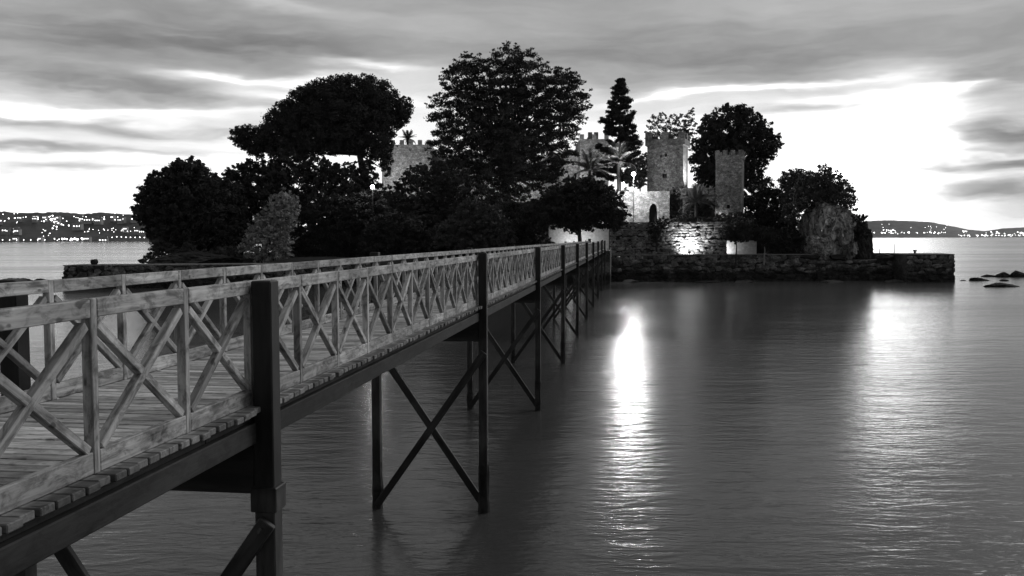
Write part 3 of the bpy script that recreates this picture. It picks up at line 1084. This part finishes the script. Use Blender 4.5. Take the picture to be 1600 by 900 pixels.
rock_px(300, 408, 132, 150, 30, "dark rocky bank under the leftmost trees", mat="dark_rock", seed=50, sub=4, amp=.3)

# ------------------------------------------------------------------ vegetation


def in_poly(P, x, z):
    n = len(P); r = np.zeros(x.shape, bool); j = n - 1
    for i in range(n):
        xi, zi = P[i]; xj, zj = P[j]
        c = ((zi > z) != (zj > z)) & (x < (xj - xi) * (z - zi) / (zj - zi + 1e-12) + xi)
        r ^= c; j = i
    return r


def edge_d(P, x, z):
    d = np.full(x.shape, 1e9)
    for i in range(len(P)):
        ax, az_ = P[i]; bx, bz = P[(i + 1) % len(P)]
        vx, vz = bx - ax, bz - az_
        t = np.clip(((x - ax) * vx + (z - az_) * vz) / (vx * vx + vz * vz + 1e-9), 0, 1)
        d = np.minimum(d, np.hypot(x - ax - t * vx, z - az_ - t * vz))
    return d


def clumps_in(P, rc, thick, spacing, r, shell=0.5, tries=6000):
    P = np.array(P)
    lo, hi = P.min(0), P.max(0)
    x = r.uniform(lo[0], hi[0], tries); z = r.uniform(lo[1], hi[1], tries)
    k = in_poly(P, x, z); x, z = x[k], z[k]
    e = edge_d(P, x, z)
    Rm = max(e.max(), .1)
    h = thick * np.sqrt(np.clip(e * (2 * Rm - e), 0, None))
    sgn = r.choice([-1, 1], len(x)); uu = r.random(len(x))
    y = sgn * h * np.where(r.random(len(x)) < shell, .75 + .25 * uu, uu)
    out = []
    cell = {}
    for i in range(len(x)):
        rad = min(rc * r.uniform(.7, 1.25), .35 * rc + e[i] * 1.0)
        p = np.array((x[i], y[i], z[i])); key = tuple((p // spacing).astype(int))
        ok = True
        for a in (-1, 0, 1):
            for b in (-1, 0, 1):
                for c in (-1, 0, 1):
                    for q in cell.get((key[0] + a, key[1] + b, key[2] + c), ()):
                        if np.linalg.norm(q - p) < spacing: ok = False
        if ok:
            cell.setdefault(key, []).append(p); out.append((p, max(rad, .3 * rc)))
    return out


def leaf_mesh(name, centers, per, size, r, aspect=1.8, flat=.8, up=0.0, spiky=0.0):
    V = []
    for p, rad in centers:
        n = max(16, int(per * 1.6 * rad ** 2))
        dvec = r.normal(size=(n, 3)); dvec /= np.linalg.norm(dvec, axis=1)[:, None]
        rr = rad * (.35 + .65 * r.random(n) ** .7)
        rr *= np.where(r.random(n) < .14, 1.4, 1.0)
        pos = p + dvec * rr[:, None] * np.array((1, 1, flat))
        nrm = dvec * .9 + r.normal(size=(n, 3)) * .7 + np.array((0, 0, up))
        nrm /= np.linalg.norm(nrm, axis=1)[:, None]
        t = r.normal(size=(n, 3)) + dvec * spiky; t -= nrm * (t * nrm).sum(1)[:, None]; t /= np.linalg.norm(t, axis=1)[:, None] + 1e-9
        b = np.cross(nrm, t)
        s = size * 1.3 * (.6 + .8 * r.random(n))[:, None]
        V.append(np.stack([pos - t * s * .5, pos + b * s * .5 / aspect, pos + t * s * .5, pos - b * s * .5 / aspect], 1))
    V = np.concatenate(V).reshape(-1, 3)
    nq = len(V) // 4
    me = bpy.data.meshes.new(name)
    me.vertices.add(len(V)); me.vertices.foreach_set("co", V.astype(np.float32).ravel())
    me.loops.add(len(V)); me.loops.foreach_set("vertex_index", np.arange(len(V), dtype=np.int32))
    me.polygons.add(nq); me.polygons.foreach_set("loop_start", np.arange(0, len(V), 4, dtype=np.int32))
    me.update(calc_edges=True)
    return me


def limb(mb, a, b, r0, r1, r, bend=.18, n=5):
    a, b = Vector(a), Vector(b)
    L = (b - a).length
    off = Vector((r.normal(), r.normal(), r.normal() * .4 + .6)) * L * bend * .5
    pts, rad = [], []
    for i in range(n + 1):
        t = i / n
        pts.append(a.lerp(b, t) + off * (4 * t * (1 - t)) * .5)
        rad.append(r0 + (r1 - r0) * t ** .8)
    mb.tube(pts, rad, 6)
    return pts


def tree(name, label, cat, Y, poly, base, rc=1.0, spacing=1.1, thick=.7, per=120, size=.34, leaf="leaf_dark", trunk=.35, limbs=22, seed=1,
         flat=.8, shell=.5, aspect=1.8, up=0.0, spiky=0.0, tops=None, group=None, fork=.35, bark="bark", tries=6000, extra=(), rag=7.0, spray=.6, shrink=1.0):
    r = np.random.default_rng(seed)
    b = at(base[0], base[1], Y)
    loc = Vector((b.x, Y, b.z))
    if shrink != 1.0:
        mx, my = sum(p_[0] for p_ in poly) / len(poly), sum(p_[1] for p_ in poly) / len(poly)
        poly = [(mx + (p_[0] - mx) * shrink, my + (p_[1] - my) * shrink) for p_ in poly]
    P = []
    rag_ = rag / F * Y
    for i in range(len(poly)):
        w, w2 = at(*poly[i], Y), at(*poly[(i + 1) % len(poly)], Y)
        k = max(1, int((w2 - w).length / (rag_ * 1.6 + .2)))
        for j in range(k):
            q = w.lerp(w2, j / k)
            P.append((q.x - loc.x + r.normal() * rag_ * .5, q.z - loc.z + r.normal() * rag_ * .5))
    cl = clumps_in(P, rc, thick, spacing, r, shell, tries)
    cen0 = np.mean([c[0] for c in cl], 0)
    for p_, rad in list(cl):                                # leafy sprays that break the outline
        if r.random() < spray:
            dv = (p_ - cen0); dv = dv / (np.linalg.norm(dv) + 1e-6) + r.normal(size=3) * .55
            dv /= np.linalg.norm(dv)
            cl.append((p_ + dv * rad * r.uniform(.9, 1.35), rad * r.uniform(.3, .5)))
    for pl, kk in extra:
        Q = [((at(px, py, Y).x - loc.x), (at(px, py, Y).z - loc.z)) for px, py in pl]
        cl += clumps_in(Q, rc * kk, thick, spacing * kk, r, shell, tries // 3)
    root = empty(name, loc, label, cat, group)
    me = leaf_mesh("crown", cl, per, size, r, aspect, flat, up, spiky)
    me.materials.append(MATS[leaf])
    link("crown", me, root)
    cen = np.mean([c[0] for c in cl], 0)
    zs = np.array([c[0][2] for c in cl])
    mb = MB()
    zlow, zhigh = np.percentile(zs, 12), np.percentile(zs, 75)
    fk = Vector((cen[0] * fork, 0, max(.3, zlow * .9)))
    mid = Vector((cen[0] * .8, cen[1] * .5, zhigh * .9 + zlow * .1))
    mb.tube([(0, 0, -1.5), (0.02, 0, 0), tuple(fk * .5 + Vector((.1, 0, 0))), tuple(fk), tuple(fk.lerp(mid, .5) + Vector((.2, 0, 0))), tuple(mid)],
            [trunk * 1.35, trunk * 1.15, trunk, trunk * .85, trunk * .55, trunk * .2], 9)
    idx = r.permutation(len(cl))[:limbs]
    for i in idx:
        c = Vector(cl[i][0])
        t = r.uniform(0, .75)
        s = fk.lerp(mid, t * .8)
        if s.z > c.z: s = fk
        p = limb(mb, s, c, trunk * .42 * (1 - .5 * t), trunk * .05, r)
        for k in range(2):
            j = min(range(0, len(cl), 3), key=lambda q: (Vector(cl[q][0]) - p[3]).length + r.random() * 3)
            limb(mb, p[3], cl[j][0], trunk * .14, trunk * .03, r, n=3)
    mb.build("trunk", bark, root, smooth=True)
    return root


# tall trees
tree("pine_tree", "wide umbrella pine with a dense domed crown, second tree mass from the left", "tree", 160,
     [(400, 222), (408, 192), (428, 168), (455, 145), (490, 125), (530, 116), (575, 116), (606, 125), (622, 142), (628, 165), (622, 200), (612, 232), (604, 262), (572, 244), (535, 240), (500, 244), (465, 248), (430, 246), (408, 240)],
     (574, 318), rc=1.5, spacing=1.5, thick=.75, per=105, size=.30, trunk=.62, limbs=70, seed=11, rag=3.0, spray=.08, shrink=.97, flat=.72, shell=.75, tries=9000, fork=.2,
     extra=[([(357, 212), (368, 199), (395, 195), (412, 205), (420, 236), (402, 250), (386, 238), (364, 224)], .62), ([(618, 150), (640, 152), (646, 172), (636, 192), (618, 205)], .55),
            ([(600, 230), (612, 225), (612, 260), (602, 280), (596, 262)], .6)])
tree("cypress_tree", "tallest broad cypress with open dark branches in the middle of the island", "tree", 163,
     [(666, 168), (680, 140), (677, 112), (698, 96), (735, 84), (764, 90), (786, 74), (815, 75), (846, 86), (857, 106), (884, 99), (912, 116), (926, 150), (916, 188), (902, 214), (908, 246), (892, 272), (850, 300), (820, 312), (760, 312), (700, 292), (670, 262), (667, 226), (679, 200)],
     (790, 335), rc=1.25, spacing=1.72, thick=.5, per=80, size=.32, trunk=.85, limbs=150, seed=12, flat=.5, shrink=.955, shell=.55, tries=12000, rag=9.0, spray=.9, spiky=1.2, aspect=2.2, fork=.1)
tree("broad_tree", "loose leafy tree standing behind the two stone towers", "tree", 168,
     [(1084, 205), (1098, 180), (1130, 168), (1160, 165), (1190, 178), (1204, 205), (1216, 235), (1206, 255), (1194, 268), (1206, 286), (1184, 294), (1150, 302), (1095, 302), (1080, 260)],
     (1130, 320), rc=1.0, spacing=1.45, thick=.6, per=80, size=.42, trunk=.5, limbs=60, seed=13)
tree("thin_tree", "thin sparse tree rising behind the battlements of the large tower", "tree", 170,
     [(1010, 215), (1016, 186), (1034, 178), (1060, 176), (1082, 178), (1090, 205), (1080, 235), (1010, 235)], (1040, 290), rc=.42, spacing=.95, thick=.6, per=110, size=.26, trunk=.2, limbs=70, seed=14, spray=.9)
tree("shore_tree", "leftmost broad dark tree at the water's edge", "tree", 142,
     [(209, 332), (220, 300), (246, 276), (262, 262), (288, 249), (320, 262), (342, 272), (362, 290), (380, 312), (388, 360), (374, 402), (300, 406), (262, 395), (232, 368)],
     (263, 410), rc=.95, spacing=1.15, thick=.6, per=80, size=.42, trunk=.28, limbs=40, seed=15)
tree("ragged_tree", "ragged dark tree between the leftmost tree and the umbrella pine", "tree", 150,
     [(338, 292), (350, 262), (372, 258), (392, 246), (420, 250), (440, 238), (470, 240), (500, 248), (540, 250), (575, 254), (594, 266), (590, 288), (600, 330), (520, 350), (420, 360), (350, 350)],
     (450, 370), rc=.85, spacing=1.2, thick=.5, per=80, size=.42, trunk=.3, limbs=50, seed=16)
tree("rock_tree", "rounded bushy tree topping the crag at the right end", "tree", 139.5,
     [(1220, 300), (1226, 273), (1248, 262), (1270, 269), (1290, 262), (1312, 272), (1326, 296), (1335, 320), (1334, 334), (1316, 320), (1290, 320), (1264, 328), (1240, 350), (1226, 346)],
     (1275, 372), rc=.85, spacing=.95, thick=.75, per=150, size=.26, leaf="leaf_mid", trunk=.3, limbs=20, seed=17, shell=.85)
tree("hillside_tree", "dark leafy tree between the slender tower and the crag", "tree", 145,
     [(1163, 300), (1180, 284), (1200, 290), (1218, 300), (1232, 320), (1244, 345), (1256, 372), (1252, 400), (1180, 400), (1166, 350)],
     (1205, 405), rc=.95, spacing=1.2, thick=.6, per=85, size=.38, trunk=.3, limbs=20, seed=18)
tree("bridge_tree", "spreading dark tree over the island end of the footbridge", "tree", 131,
     [(812, 335), (836, 304), (868, 290), (900, 276), (935, 280), (962, 298), (980, 322), (988, 345), (960, 354), (930, 352), (905, 360), (880, 356), (850, 366), (818, 360)],
     (905, 397), rc=.9, spacing=1.05, thick=.6, per=90, size=.36, trunk=.3, limbs=34, seed=19, fork=.05)
# shrubs along the shore
SH = [
    ("shrub", "pale shrub with light painted into its leaves, at the left behind the railing", 133, [(376, 388), (384, 358), (408, 342), (424, 312), (446, 298), (464, 318), (456, 350), (452, 392), (440, 410), (386, 410)], (415, 412), "leaf_pale", 1.0),
    ("shrub", "low leafy shrub on the rocks under the leftmost tree", 136, [(226, 405), (232, 380), (250, 372), (280, 385), (330, 392), (372, 385), (380, 408), (300, 410)], (300, 412), "leaf_mid", .8),
    ("shrub", "rounded grey shrub behind the footbridge below the tall cypress", 132, [(676, 385), (690, 350), (708, 328), (742, 308), (776, 322), (797, 348), (796, 388), (730, 395)], (738, 400), "leaf_mid", 1.0),
    ("shrub", "wide dark thicket below the umbrella pine", 141, [(436, 405), (448, 340), (490, 300), (540, 306), (575, 300), (606, 318), (620, 360), (610, 402)], (525, 405), "leaf_dark", 1.1),
    ("shrub", "dark thicket rising in front of the floodlit castle wall", 147, [(588, 330), (600, 300), (622, 284), (648, 258), (680, 250), (720, 268), (770, 300), (800, 330), (780, 370), (690, 372), (610, 370)], (690, 380), "leaf_dark", 1.1),
    ("shrub", "dark undergrowth beneath the tallest cypress", 143, [(606, 402), (620, 345), (668, 330), (720, 312), (780, 305), (830, 312), (858, 345), (850, 385), (700, 398)], (725, 404), "leaf_dark", 1.1),
    ("shrub", "dark bushes right of the lamp-lit umbrella pine trunks", 137, [(560, 405), (572, 350), (610, 325), (650, 340), (680, 365), (684, 395), (620, 405)], (615, 406), "leaf_dark", 1.0),
    ("shrub", "dark bush beside the island end of the bridge railing", 134, [(782, 392), (792, 352), (820, 338), (850, 348), (862, 384), (820, 394)], (822, 398), "leaf_dark", 1.0),
    ("shrub", "dark creeper hanging over the left of the terrace wall", 135.2, [(1008, 372), (1012, 350), (1030, 344), (1048, 346), (1040, 366), (1024, 376)], (1026, 378), "leaf_dark", .6),
    ("shrub", "low bushes along the terrace edge before the curtain wall", 139.5, [(1034, 349), (1042, 336), (1070, 340), (1110, 337), (1130, 348), (1080, 351)], (1080, 352), "leaf_dark", .6),
    ("shrub", "ivy mound at the left foot of the large tower", 144.0, [(1030, 345), (1034, 308), (1044, 294), (1058, 288), (1068, 302), (1064, 345)], (1048, 348), "leaf_mid", .6),
    ("hedge", "dark clipped hedge on the quay right of the small round trees", 137, [(1198, 398), (1204, 370), (1222, 358), (1246, 358), (1262, 372), (1266, 398)], (1234, 400), "leaf_dark", .8),
    ("shrub", "bright leafy shrub beside the lamp at the castle gate", 143, [(948, 345), (950, 315), (962, 296), (976, 300), (984, 318), (982, 345)], (966, 348), "leaf_mid", .6),
    ("shrub", "lamp-lit foliage behind the lamp at the castle gate", 150, [(980, 290), (984, 262), (996, 238), (1012, 232), (1018, 262), (1014, 296)], (1000, 305), "leaf_mid", .6),
    ("shrub", "dark ivy climbing the curtain wall behind the palm", 142.2, [(1066, 346), (1070, 316), (1084, 306), (1104, 312), (1118, 326), (1122, 346)], (1094, 348), "leaf_dark", .55),
    ("shrub", "dark low bushes at the foot of the slender watch tower", 137.0, [(1112, 352), (1116, 338), (1140, 334), (1166, 338), (1172, 352), (1140, 356)], (1140, 358), "leaf_dark", .6),
    ("shrub", "small ragged bush hanging on the right shoulder of the crag", 138.5, [(1316, 362), (1322, 338), (1338, 330), (1350, 342), (1346, 366), (1330, 380)], (1332, 384), "leaf_dark", .5),
    ("shrub", "dark wooded clump left of the gateway", 140, [(900, 345), (905, 300), (925, 285), (950, 290), (958, 320), (952, 348)], (930, 352), "leaf_dark", .9),
]
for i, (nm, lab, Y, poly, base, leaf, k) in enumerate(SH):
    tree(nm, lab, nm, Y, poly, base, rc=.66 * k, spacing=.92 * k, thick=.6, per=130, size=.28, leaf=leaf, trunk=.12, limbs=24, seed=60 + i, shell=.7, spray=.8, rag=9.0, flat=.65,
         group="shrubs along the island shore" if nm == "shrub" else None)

# small clipped trees on the quay
for i, (px, py, rx, ry, bpy_, lab, bk) in enumerate(((1150, 361, 27, 19, 398, "round clipped tree on the quay before the slender tower", "bark"), (1194, 371, 20, 14, 398, "smaller clipped tree with a pale trunk beside the hedge", "pale_bark"))):
    poly = [(px + rx * math.cos(t * math.pi / 8), py + ry * math.sin(t * math.pi / 8)) for t in range(16)]
    tree("clipped_tree", lab, "tree", 134.5, poly, (px, bpy_), rc=.6, spacing=.6, thick=.9, per=160, size=.22, trunk=.09, limbs=10, seed=90 + i, shell=.85, bark=bk, fork=0)


def conifer(px, pyb, pyt, wb, Y, label):
    r = np.random.default_rng(5)
    b = at(px, pyb, Y); H = at(px, pyt, Y).z - b.z
    root = empty("conifer_tree", (b.x, Y, b.z), label, "tree")
    W = wb / F * Y
    mb = MB().tube([(0, 0, -1), (0, 0, H * .5), (0.1, 0, H)], [.3, .2, .03], 8)
    cl = []
    z = H * .12
    while z < H * .99:
        t = z / H
        Rr = W * (1 - t) ** .8 * (.75 + .4 * r.random()) + .15
        n = 7
        for k in range(n):
            a = r.uniform(0, 6.28) + k * 6.28 / n
            L = Rr * r.uniform(.7, 1.15)
            e = Vector((math.cos(a) * L, math.sin(a) * L, z + L * .22))
            mb.tube([(0, 0, z - .1), tuple(Vector((e.x * .6, e.y * .6, z + L * .02))), tuple(e)], [.06, .045, .015], 5)
            m_ = max(2, int(L / .38))
            for q in range(m_):
                s = .3 + .7 * (q + 1) / m_
                cl.append((np.array((e.x * s, e.y * s, z + L * .22 * s ** 2)) + r.normal(size=3) * .16, .40 + .36 * r.random() * (1 - .5 * t)))
        z += .75 + .55 * (1 - t)
    me = leaf_mesh("crown", cl, 260, .26, r, 2.4, .6, 0, 1.0); me.materials.append(MATS["leaf_dark"])
    link("crown", me, root)
    mb.build("trunk", "bark", root, smooth=True)


conifer(968, 300, 121, 46, 168, "narrow tiered conifer between the tall cypress and the large tower")

FR = {}


def frond_mesh(L, droop, r, key):
    if key in FR: return FR[key]
    mb = MB()
    pts = []
    n = 12
    for i in range(n + 1):
        t = i / n
        pts.append(Vector((L * (t - .10 * t * t * droop), 0, L * (.30 * t - droop * .55 * t * t))))
    mb.tube(pts, [.05 * (1 - .85 * i / n) for i in range(n + 1)], 4)
    for i in range(2, 2 * n):
        t = i / (2 * n)
        a = pts[int(t * n)].lerp(pts[min(n, int(t * n) + 1)], t * n - int(t * n))
        ll = L * .24 * math.sin(math.pi * (.15 + .8 * t)) + .1
        for s in (-1, 1):
            tip = a + Vector((ll * .55, s * ll * .8, -ll * .30 + r.uniform(-.05, .05)))
            b = len(mb.v)
            mb.v += [a + Vector((-.05, 0, .01)), a + Vector((.07, 0, .01)), tip]
            mb.f.append((b, b + 1, b + 2))
    me = bpy.data.meshes.new("frond"); me.from_pydata([tuple(v) for v in mb.v], [], mb.f); me.materials.append(MATS["palm_leaf"])
    FR[key] = me
    return me


def palm(px, pyb, pyc, rpx, Y, label, n=26, seed=1):
    r = random.Random(seed)
    b = at(px, pyb, Y); H = at(px, pyc, Y).z - b.z; L = rpx / F * Y
    root = empty("palm_tree", (b.x, Y, b.z), label, "palm")
    MB().tube([(0, 0, -1), (0.05, 0, H * .5), (0, 0, H), (0, 0, H + .3)], [.32, .27, .30, .2], 10).build("trunk", "bark", root, smooth=True)
    for i in range(n):
        key = (round(L, 2), i % 3)
        me = frond_mesh(L, (.35, .75, 1.15)[i % 3], r, key)
        tilt = (-.95, -.45, .0)[i % 3] + r.uniform(-.2, .2)
        m_ = Matrix.Translation((0, 0, H + .1)) @ Matrix.Rotation(i * 2.399 + r.uniform(-.2, .2), 4, 'Z') @ Matrix.Rotation(tilt, 4, 'Y')
        link("frond", me, root, m_)


palm(966, 325, 256, 36, 143, "lamp-lit palm with arching fronds left of the gate lamp", 30, 1)
palm(922, 340, 268, 38, 138, "dark palm with upright fronds over the bridge tree", 28, 2)
palm(1087, 350, 318, 34, 140, "dark palm spreading before the curtain wall", 28, 3)
palm(637, 235, 218, 17, 186, "small palm rising above the castle battlements", 20, 4)

# ------------------------------------------------------------------ lamps


def globe_mesh(rad):
    bm = bmesh.new(); bmesh.ops.create_icosphere(bm, subdivisions=2, radius=rad)
    me = bpy.data.meshes.new("globe"); bm.to_mesh(me); bm.free(); me.materials.append(MATS["lamp_glow"])
    me.polygons.foreach_set("use_smooth", [True] * len(me.polygons))
    return me


def street_lamp(px, py, Y, zg, power, label, rad=.30):
    c = at(px, py, Y)
    root = empty("street_lamp", (c.x, Y, zg), label, "lamp")
    H = c.z - zg
    MB().tube([(0, 0, -.3), (0, 0, .5), (0, 0, .52), (0, 0, H - rad)], [.10, .10, .055, .045], 8).build("pole", "lamp_metal", root)
    MB().tube([(0, 0, H + rad * .8), (0, 0, H + rad * 1.05), (0, 0, H + rad * 1.4)], [rad * .9, rad * .7, .02], 10).build("cap", "lamp_metal", root)
    gl = link("globe", globe_mesh(rad), root, Matrix.Translation((0, 0, H)))
    gl.visible_shadow = True
    li = bpy.data.lights.new("lamp_light", 'POINT'); li.energy = power; li.shadow_soft_size = .12
    lo_ = bpy.data.objects.new("lamp_light", li); C.objects.link(lo_); lo_.parent = root
    lo_.location = (0, -rad - .16, H)
    return root


street_lamp(990, 272, 139.8, TZ, 5200, "brightest lamp on a pole before the castle gate wall", .33)
street_lamp(974, 287, 139.0, TZ, 3000, "smaller lamp left of the brightest lamp, among the palms", .2)
street_lamp(582, 292, 138.3, 3.2, 500, "lone bright lamp among the trees under the umbrella pine", .30)


def floodlight(loc, aim, power, label, size=R(100), rad=.25):
    loc, aim = Vector(loc), Vector(aim)
    root = empty("floodlight", loc, label, "floodlight")
    q = (aim - loc).to_track_quat('-Z', 'Y')
    hd = MB()
    hd.quad_box((-.22, -.16, .06), (.22, .16, .24)); o_ = hd.build("housing", "lamp_metal", root); o_.rotation_euler = q.to_euler()
    gl_ = MB().quad_box((-.2, -.14, .04), (.2, .14, .058)).build("lens", "window_glow", root); gl_.rotation_euler = q.to_euler()
    MB().tube([(0, 0, -.45), (0, 0, .0)], [.04, .04], 6).build("bracket", "lamp_metal", root)
    li = bpy.data.lights.new("flood_light", 'SPOT'); li.energy = power; li.spot_size = size; li.spot_blend = .9; li.shadow_soft_size = rad
    lo_ = bpy.data.objects.new("flood_light", li); C.objects.link(lo_); lo_.parent = root
    lo_.rotation_euler = q.to_euler()
    lo_.location = (aim - loc).normalized() * .05
    return root


p = at(1078, 396, 133.6)
floodlight((p.x, 134.0, QZ + .5), (p.x + .3, 136.3, QZ + 2.0), 3400, "floodlight on the quay lighting the terrace wall", R(140))
p = at(1135, 396, 136)
floodlight((p.x, 136.9, QZ + .5), (p.x + .9, 140, QZ + 1.2), 500, "floodlight behind the round clipped tree", R(140))
# wall behind the clipped tree
q0, q1_ = at(1128, 398, 138.5), at(1182, 398, 138.5)
m = MB(); m.quad_box((q0.x, 138.5, QZ - .2), (q1_.x, 139.1, at(1150, 376, 138.5).z))
o = m.build("garden_wall", "white_plaster"); tag(o, "low pale lit wall behind the round clipped tree", "wall")
p = at(1088, 300, 145)
floodlight((p.x + .8, 144.6, at(1088, 296, 145).z), (at(1070, 240, 148).x, 148.0, at(1070, 250, 148).z), 16000, "floodlight between the towers washing the side of the large tower", R(90))
p = at(1119, 344, 137.6)
floodlight((p.x, 137.4, TZ + .5), (p.x + 2.2, 139.6, TZ + 3.4), 1300, "floodlight at the foot of the slender watch tower", R(110))
p = at(625, 300, 172)
floodlight((p.x - 2.0, 171.5, 15.0), (p.x + .5, 182, 19.0), 5200, "floodlight below the left end of the castle building", R(95))
p = at(925, 300, 174)
floodlight((p.x - 3, 172.5, 15.0), (p.x, 181, 22.0), 5200, "floodlight below the right end of the castle building", R(95))
p = at(790, 300, 176)
floodlight((p.x, 174.5, 14.5), (p.x + 1, 185, 20.0), 5200, "floodlight behind the cypress before the castle building", R(120))
p = at(900, 385, 134)
floodlight((p.x, 134.0, 4.8), (p.x + .4, 137.5, 5.8), 700, "floodlight before the small white house", R(150))

# poles on the quay
for px, y0, y1, lab in ((1397, 381, 405, "thin tall pole standing on the lower quay"), (1374, 388, 402, "short pole on the lower quay left of the tall one")):
    b = at(px, y1, 137.5); t = at(px, y0, 137.5)
    o = MB().tube([(0, 0, -1.6), (0, 0, t.z - b.z - .05), (0, 0, t.z - b.z)], [.07, .06, .03], 8).build("pole", "lamp_metal"); o.location = (b.x, 137.5, b.z)
    tag(o, lab, "pole", "poles on the quay")
b = on_z(1437, 396, QZ + .14)
o = MB().tube([(0, 0, -.05), (0, 0, .3), (0, 0, .34), (0, 0, .5), (0, 0, .56)], [.2, .16, .28, .28, .1], 10).build("bollard", "lamp_metal"); o.location = (qc.x + 1.6, qc.y + 2.0, QZ + .14)
tag(o, "dark mooring bollard on the jetty head", "bollard")

# ------------------------------------------------------------------ far shore lights and houses
gm_l, gm_r = None, None


def far_lamp_mesh(rad):
    mb = MB()
    bm = bmesh.new(); bmesh.ops.create_icosphere(bm, subdivisions=1, radius=rad)
    me = bpy.data.meshes.new("far_lamp"); bm.to_mesh(me); bm.free(); me.materials.append(MATS["far_glow"])
    return me


def house_mesh(w, dpt, h):
    me = bpy.data.meshes.new("far_house")
    mb = MB().quad_box((-w / 2, 0, -6), (w / 2, dpt, h))
    b = len(mb.v)
    mb.v += [(-w / 2 - .4, -.4, h + .01), (w / 2 + .4, -.4, h + .01), (w / 2 + .4, dpt + .4, h + .01), (-w / 2 - .4, dpt + .4, h + .01), (-w / 2, dpt / 2, h + w * .2), (w / 2, dpt / 2, h + w * .2)]
    nw = len(mb.f)
    mb.f += [(b, b + 1, b + 5, b + 4), (b + 1, b + 2, b + 5), (b + 2, b + 3, b + 4, b + 5), (b + 3, b, b + 4)]
    nr = len(mb.f)
    for i in range(3):
        x = -w / 2 + w * (.2 + .3 * i); c = len(mb.v)
        mb.v += [(x - w * .06, -.06, h * .35), (x + w * .06, -.06, h * .35), (x + w * .06, -.06, h * .7), (x - w * .06, -.06, h * .7)]
        mb.f.append((c, c + 1, c + 2, c + 3))
    me.from_pydata([tuple(v) for v in mb.v], [], mb.f)
    for n_ in ("house_wall", "roof_tile", "window_glow"): me.materials.append(MATS[n_])
    for i, p_ in enumerate(me.polygons): p_.material_index = 0 if i < nw else (1 if i < nr else 2)
    return me


def hill_surface(px, py, Y, depth, top, base_py):
    t = max(0.0, min(1.0, (base_py - py) / max(1, base_py - top)))
    # invert the slope profile numerically
    best = min((abs((0.10 * min(1, q * 12) + .9 * sstep(q)) - t), q) for q in [k / 60 for k in range(61)])[1]
    return at(px, py, (Y + depth * best) * .985)


rr = random.Random(3)
LG = [far_lamp_mesh(r_) for r_ in (.7, 1.0, 1.5)]
RG = [far_lamp_mesh(r_) for r_ in (1.6, 2.2, 3.0)]
lx = [p_[0] for p_ in LPROF]; ly = [p_[1] for p_ in LPROF]
rx_ = [p_[0] for p_ in RPROF]; ry_ = [p_[1] for p_ in RPROF]


def put_far(px, py, side, big=None):
    if side == 'L':
        pos = hill_surface(px, py, LY, 260, float(np.interp(px, lx, ly)), 377); me = LG[rr.choice((0, 1, 1, 2)) if big is None else big]
        lab, grp = "tiny bright light on the far left hillside shore", "lights of the far left shore"
    else:
        pos = hill_surface(px, py, RY, 500, float(np.interp(px, rx_, ry_)), 370.2); me = RG[rr.choice((0, 1, 1, 2)) if big is None else big]
        lab, grp = "tiny bright light on the far right shore", "lights of the far right shore"
    o_ = link("far_lamp", me); o_.location = pos
    tag(o_, lab, "light", grp)


for i in range(52): put_far(rr.uniform(0, 228), 341.5 + rr.gauss(0, 2.2) + (rr.random() < .25) * -5, 'L')
for px in range(4, 76, 11): put_far(px, 374.8, 'L', 1)
for i in range(26): put_far(rr.uniform(82, 142), 373.3 + rr.gauss(0, .9), 'L')
for i in range(10): put_far(168 + i * 7.2, 370.6 + rr.gauss(0, .4), 'L', 1)
for i in range(26): put_far(rr.uniform(130, 215), 359.5 + rr.gauss(0, 1.6), 'L', 0)
for i in range(12): put_far(rr.uniform(78, 122), 353 + rr.gauss(0, 3.0), 'L')
for i in range(8): put_far(rr.uniform(55, 82), 364 + rr.gauss(0, 2.0), 'L', 0)
for i in range(8): put_far(rr.uniform(0, 30), rr.uniform(340, 366), 'L', 0)
for i in range(24): put_far(rr.uniform(-160, -4), rr.choice((341, 344, 359, 373.5)) + rr.gauss(0, 1.5), 'L')
for i in range(42): put_far(rr.uniform(1352, 1480), 363.5 + rr.gauss(0, .7), 'R')
for i in range(14): put_far(rr.uniform(1378, 1400), 360 + rr.gauss(0, 1.6), 'R')
for i in range(36): put_far(rr.uniform(1490, 1600), 367.8 + rr.gauss(0, .5), 'R')
for i in range(26): put_far(rr.uniform(1540, 1600), 364.4 + rr.gauss(0, 1.3), 'R')
for i in range(14): put_far(rr.uniform(1375, 1480), rr.uniform(350, 361), 'R', 0)
for i in range(6): put_far(rr.uniform(1500, 1512), 361.5 + rr.gauss(0, 1.0), 'R')
HM = [house_mesh(w, 9, h) for w, h in ((10, 5), (14, 6), (9, 7), (18, 6))]
for i in range(34):
    px = rr.uniform(-5, 228)
    py = rr.choice((343, 344, 345.5, 361, 362.5, 375, 355)) + rr.gauss(0, 1.0)
    pos = hill_surface(px, py, LY, 260, float(np.interp(px, lx, ly)), 377)
    o = link("far_house", HM[rr.randrange(4)]); o.location = pos + Vector((0, 3, 0)); o.rotation_euler = (0, 0, rr.uniform(-.5, .5))
    tag(o, "tiny pale house on the far left hillside shore", "house", "houses of the far left shore")

# ------------------------------------------------------------------ sea air
mb = MB().quad_box((-7600, -330, -9.0), (7600, 8200, 150.0))
haze = mb.build("haze", "paper")
vm = bpy.data.materials.new("sea_haze"); vm.use_nodes = True
vm.node_tree.nodes.clear()
hv = G(vm.node_tree)
pv = hv.node("ShaderNodeVolumePrincipled")
pv.inputs["Color"].default_value = (.9, .9, .9, 1)
pv.inputs["Density"].default_value = 2.2e-5
hv.put(hv.node("ShaderNodeOutputMaterial").inputs["Volume"], pv.outputs[0])
haze.data.materials.clear(); haze.data.materials.append(vm)
tag(haze, "thin pale evening haze over the bay", "haze", kind="stuff")
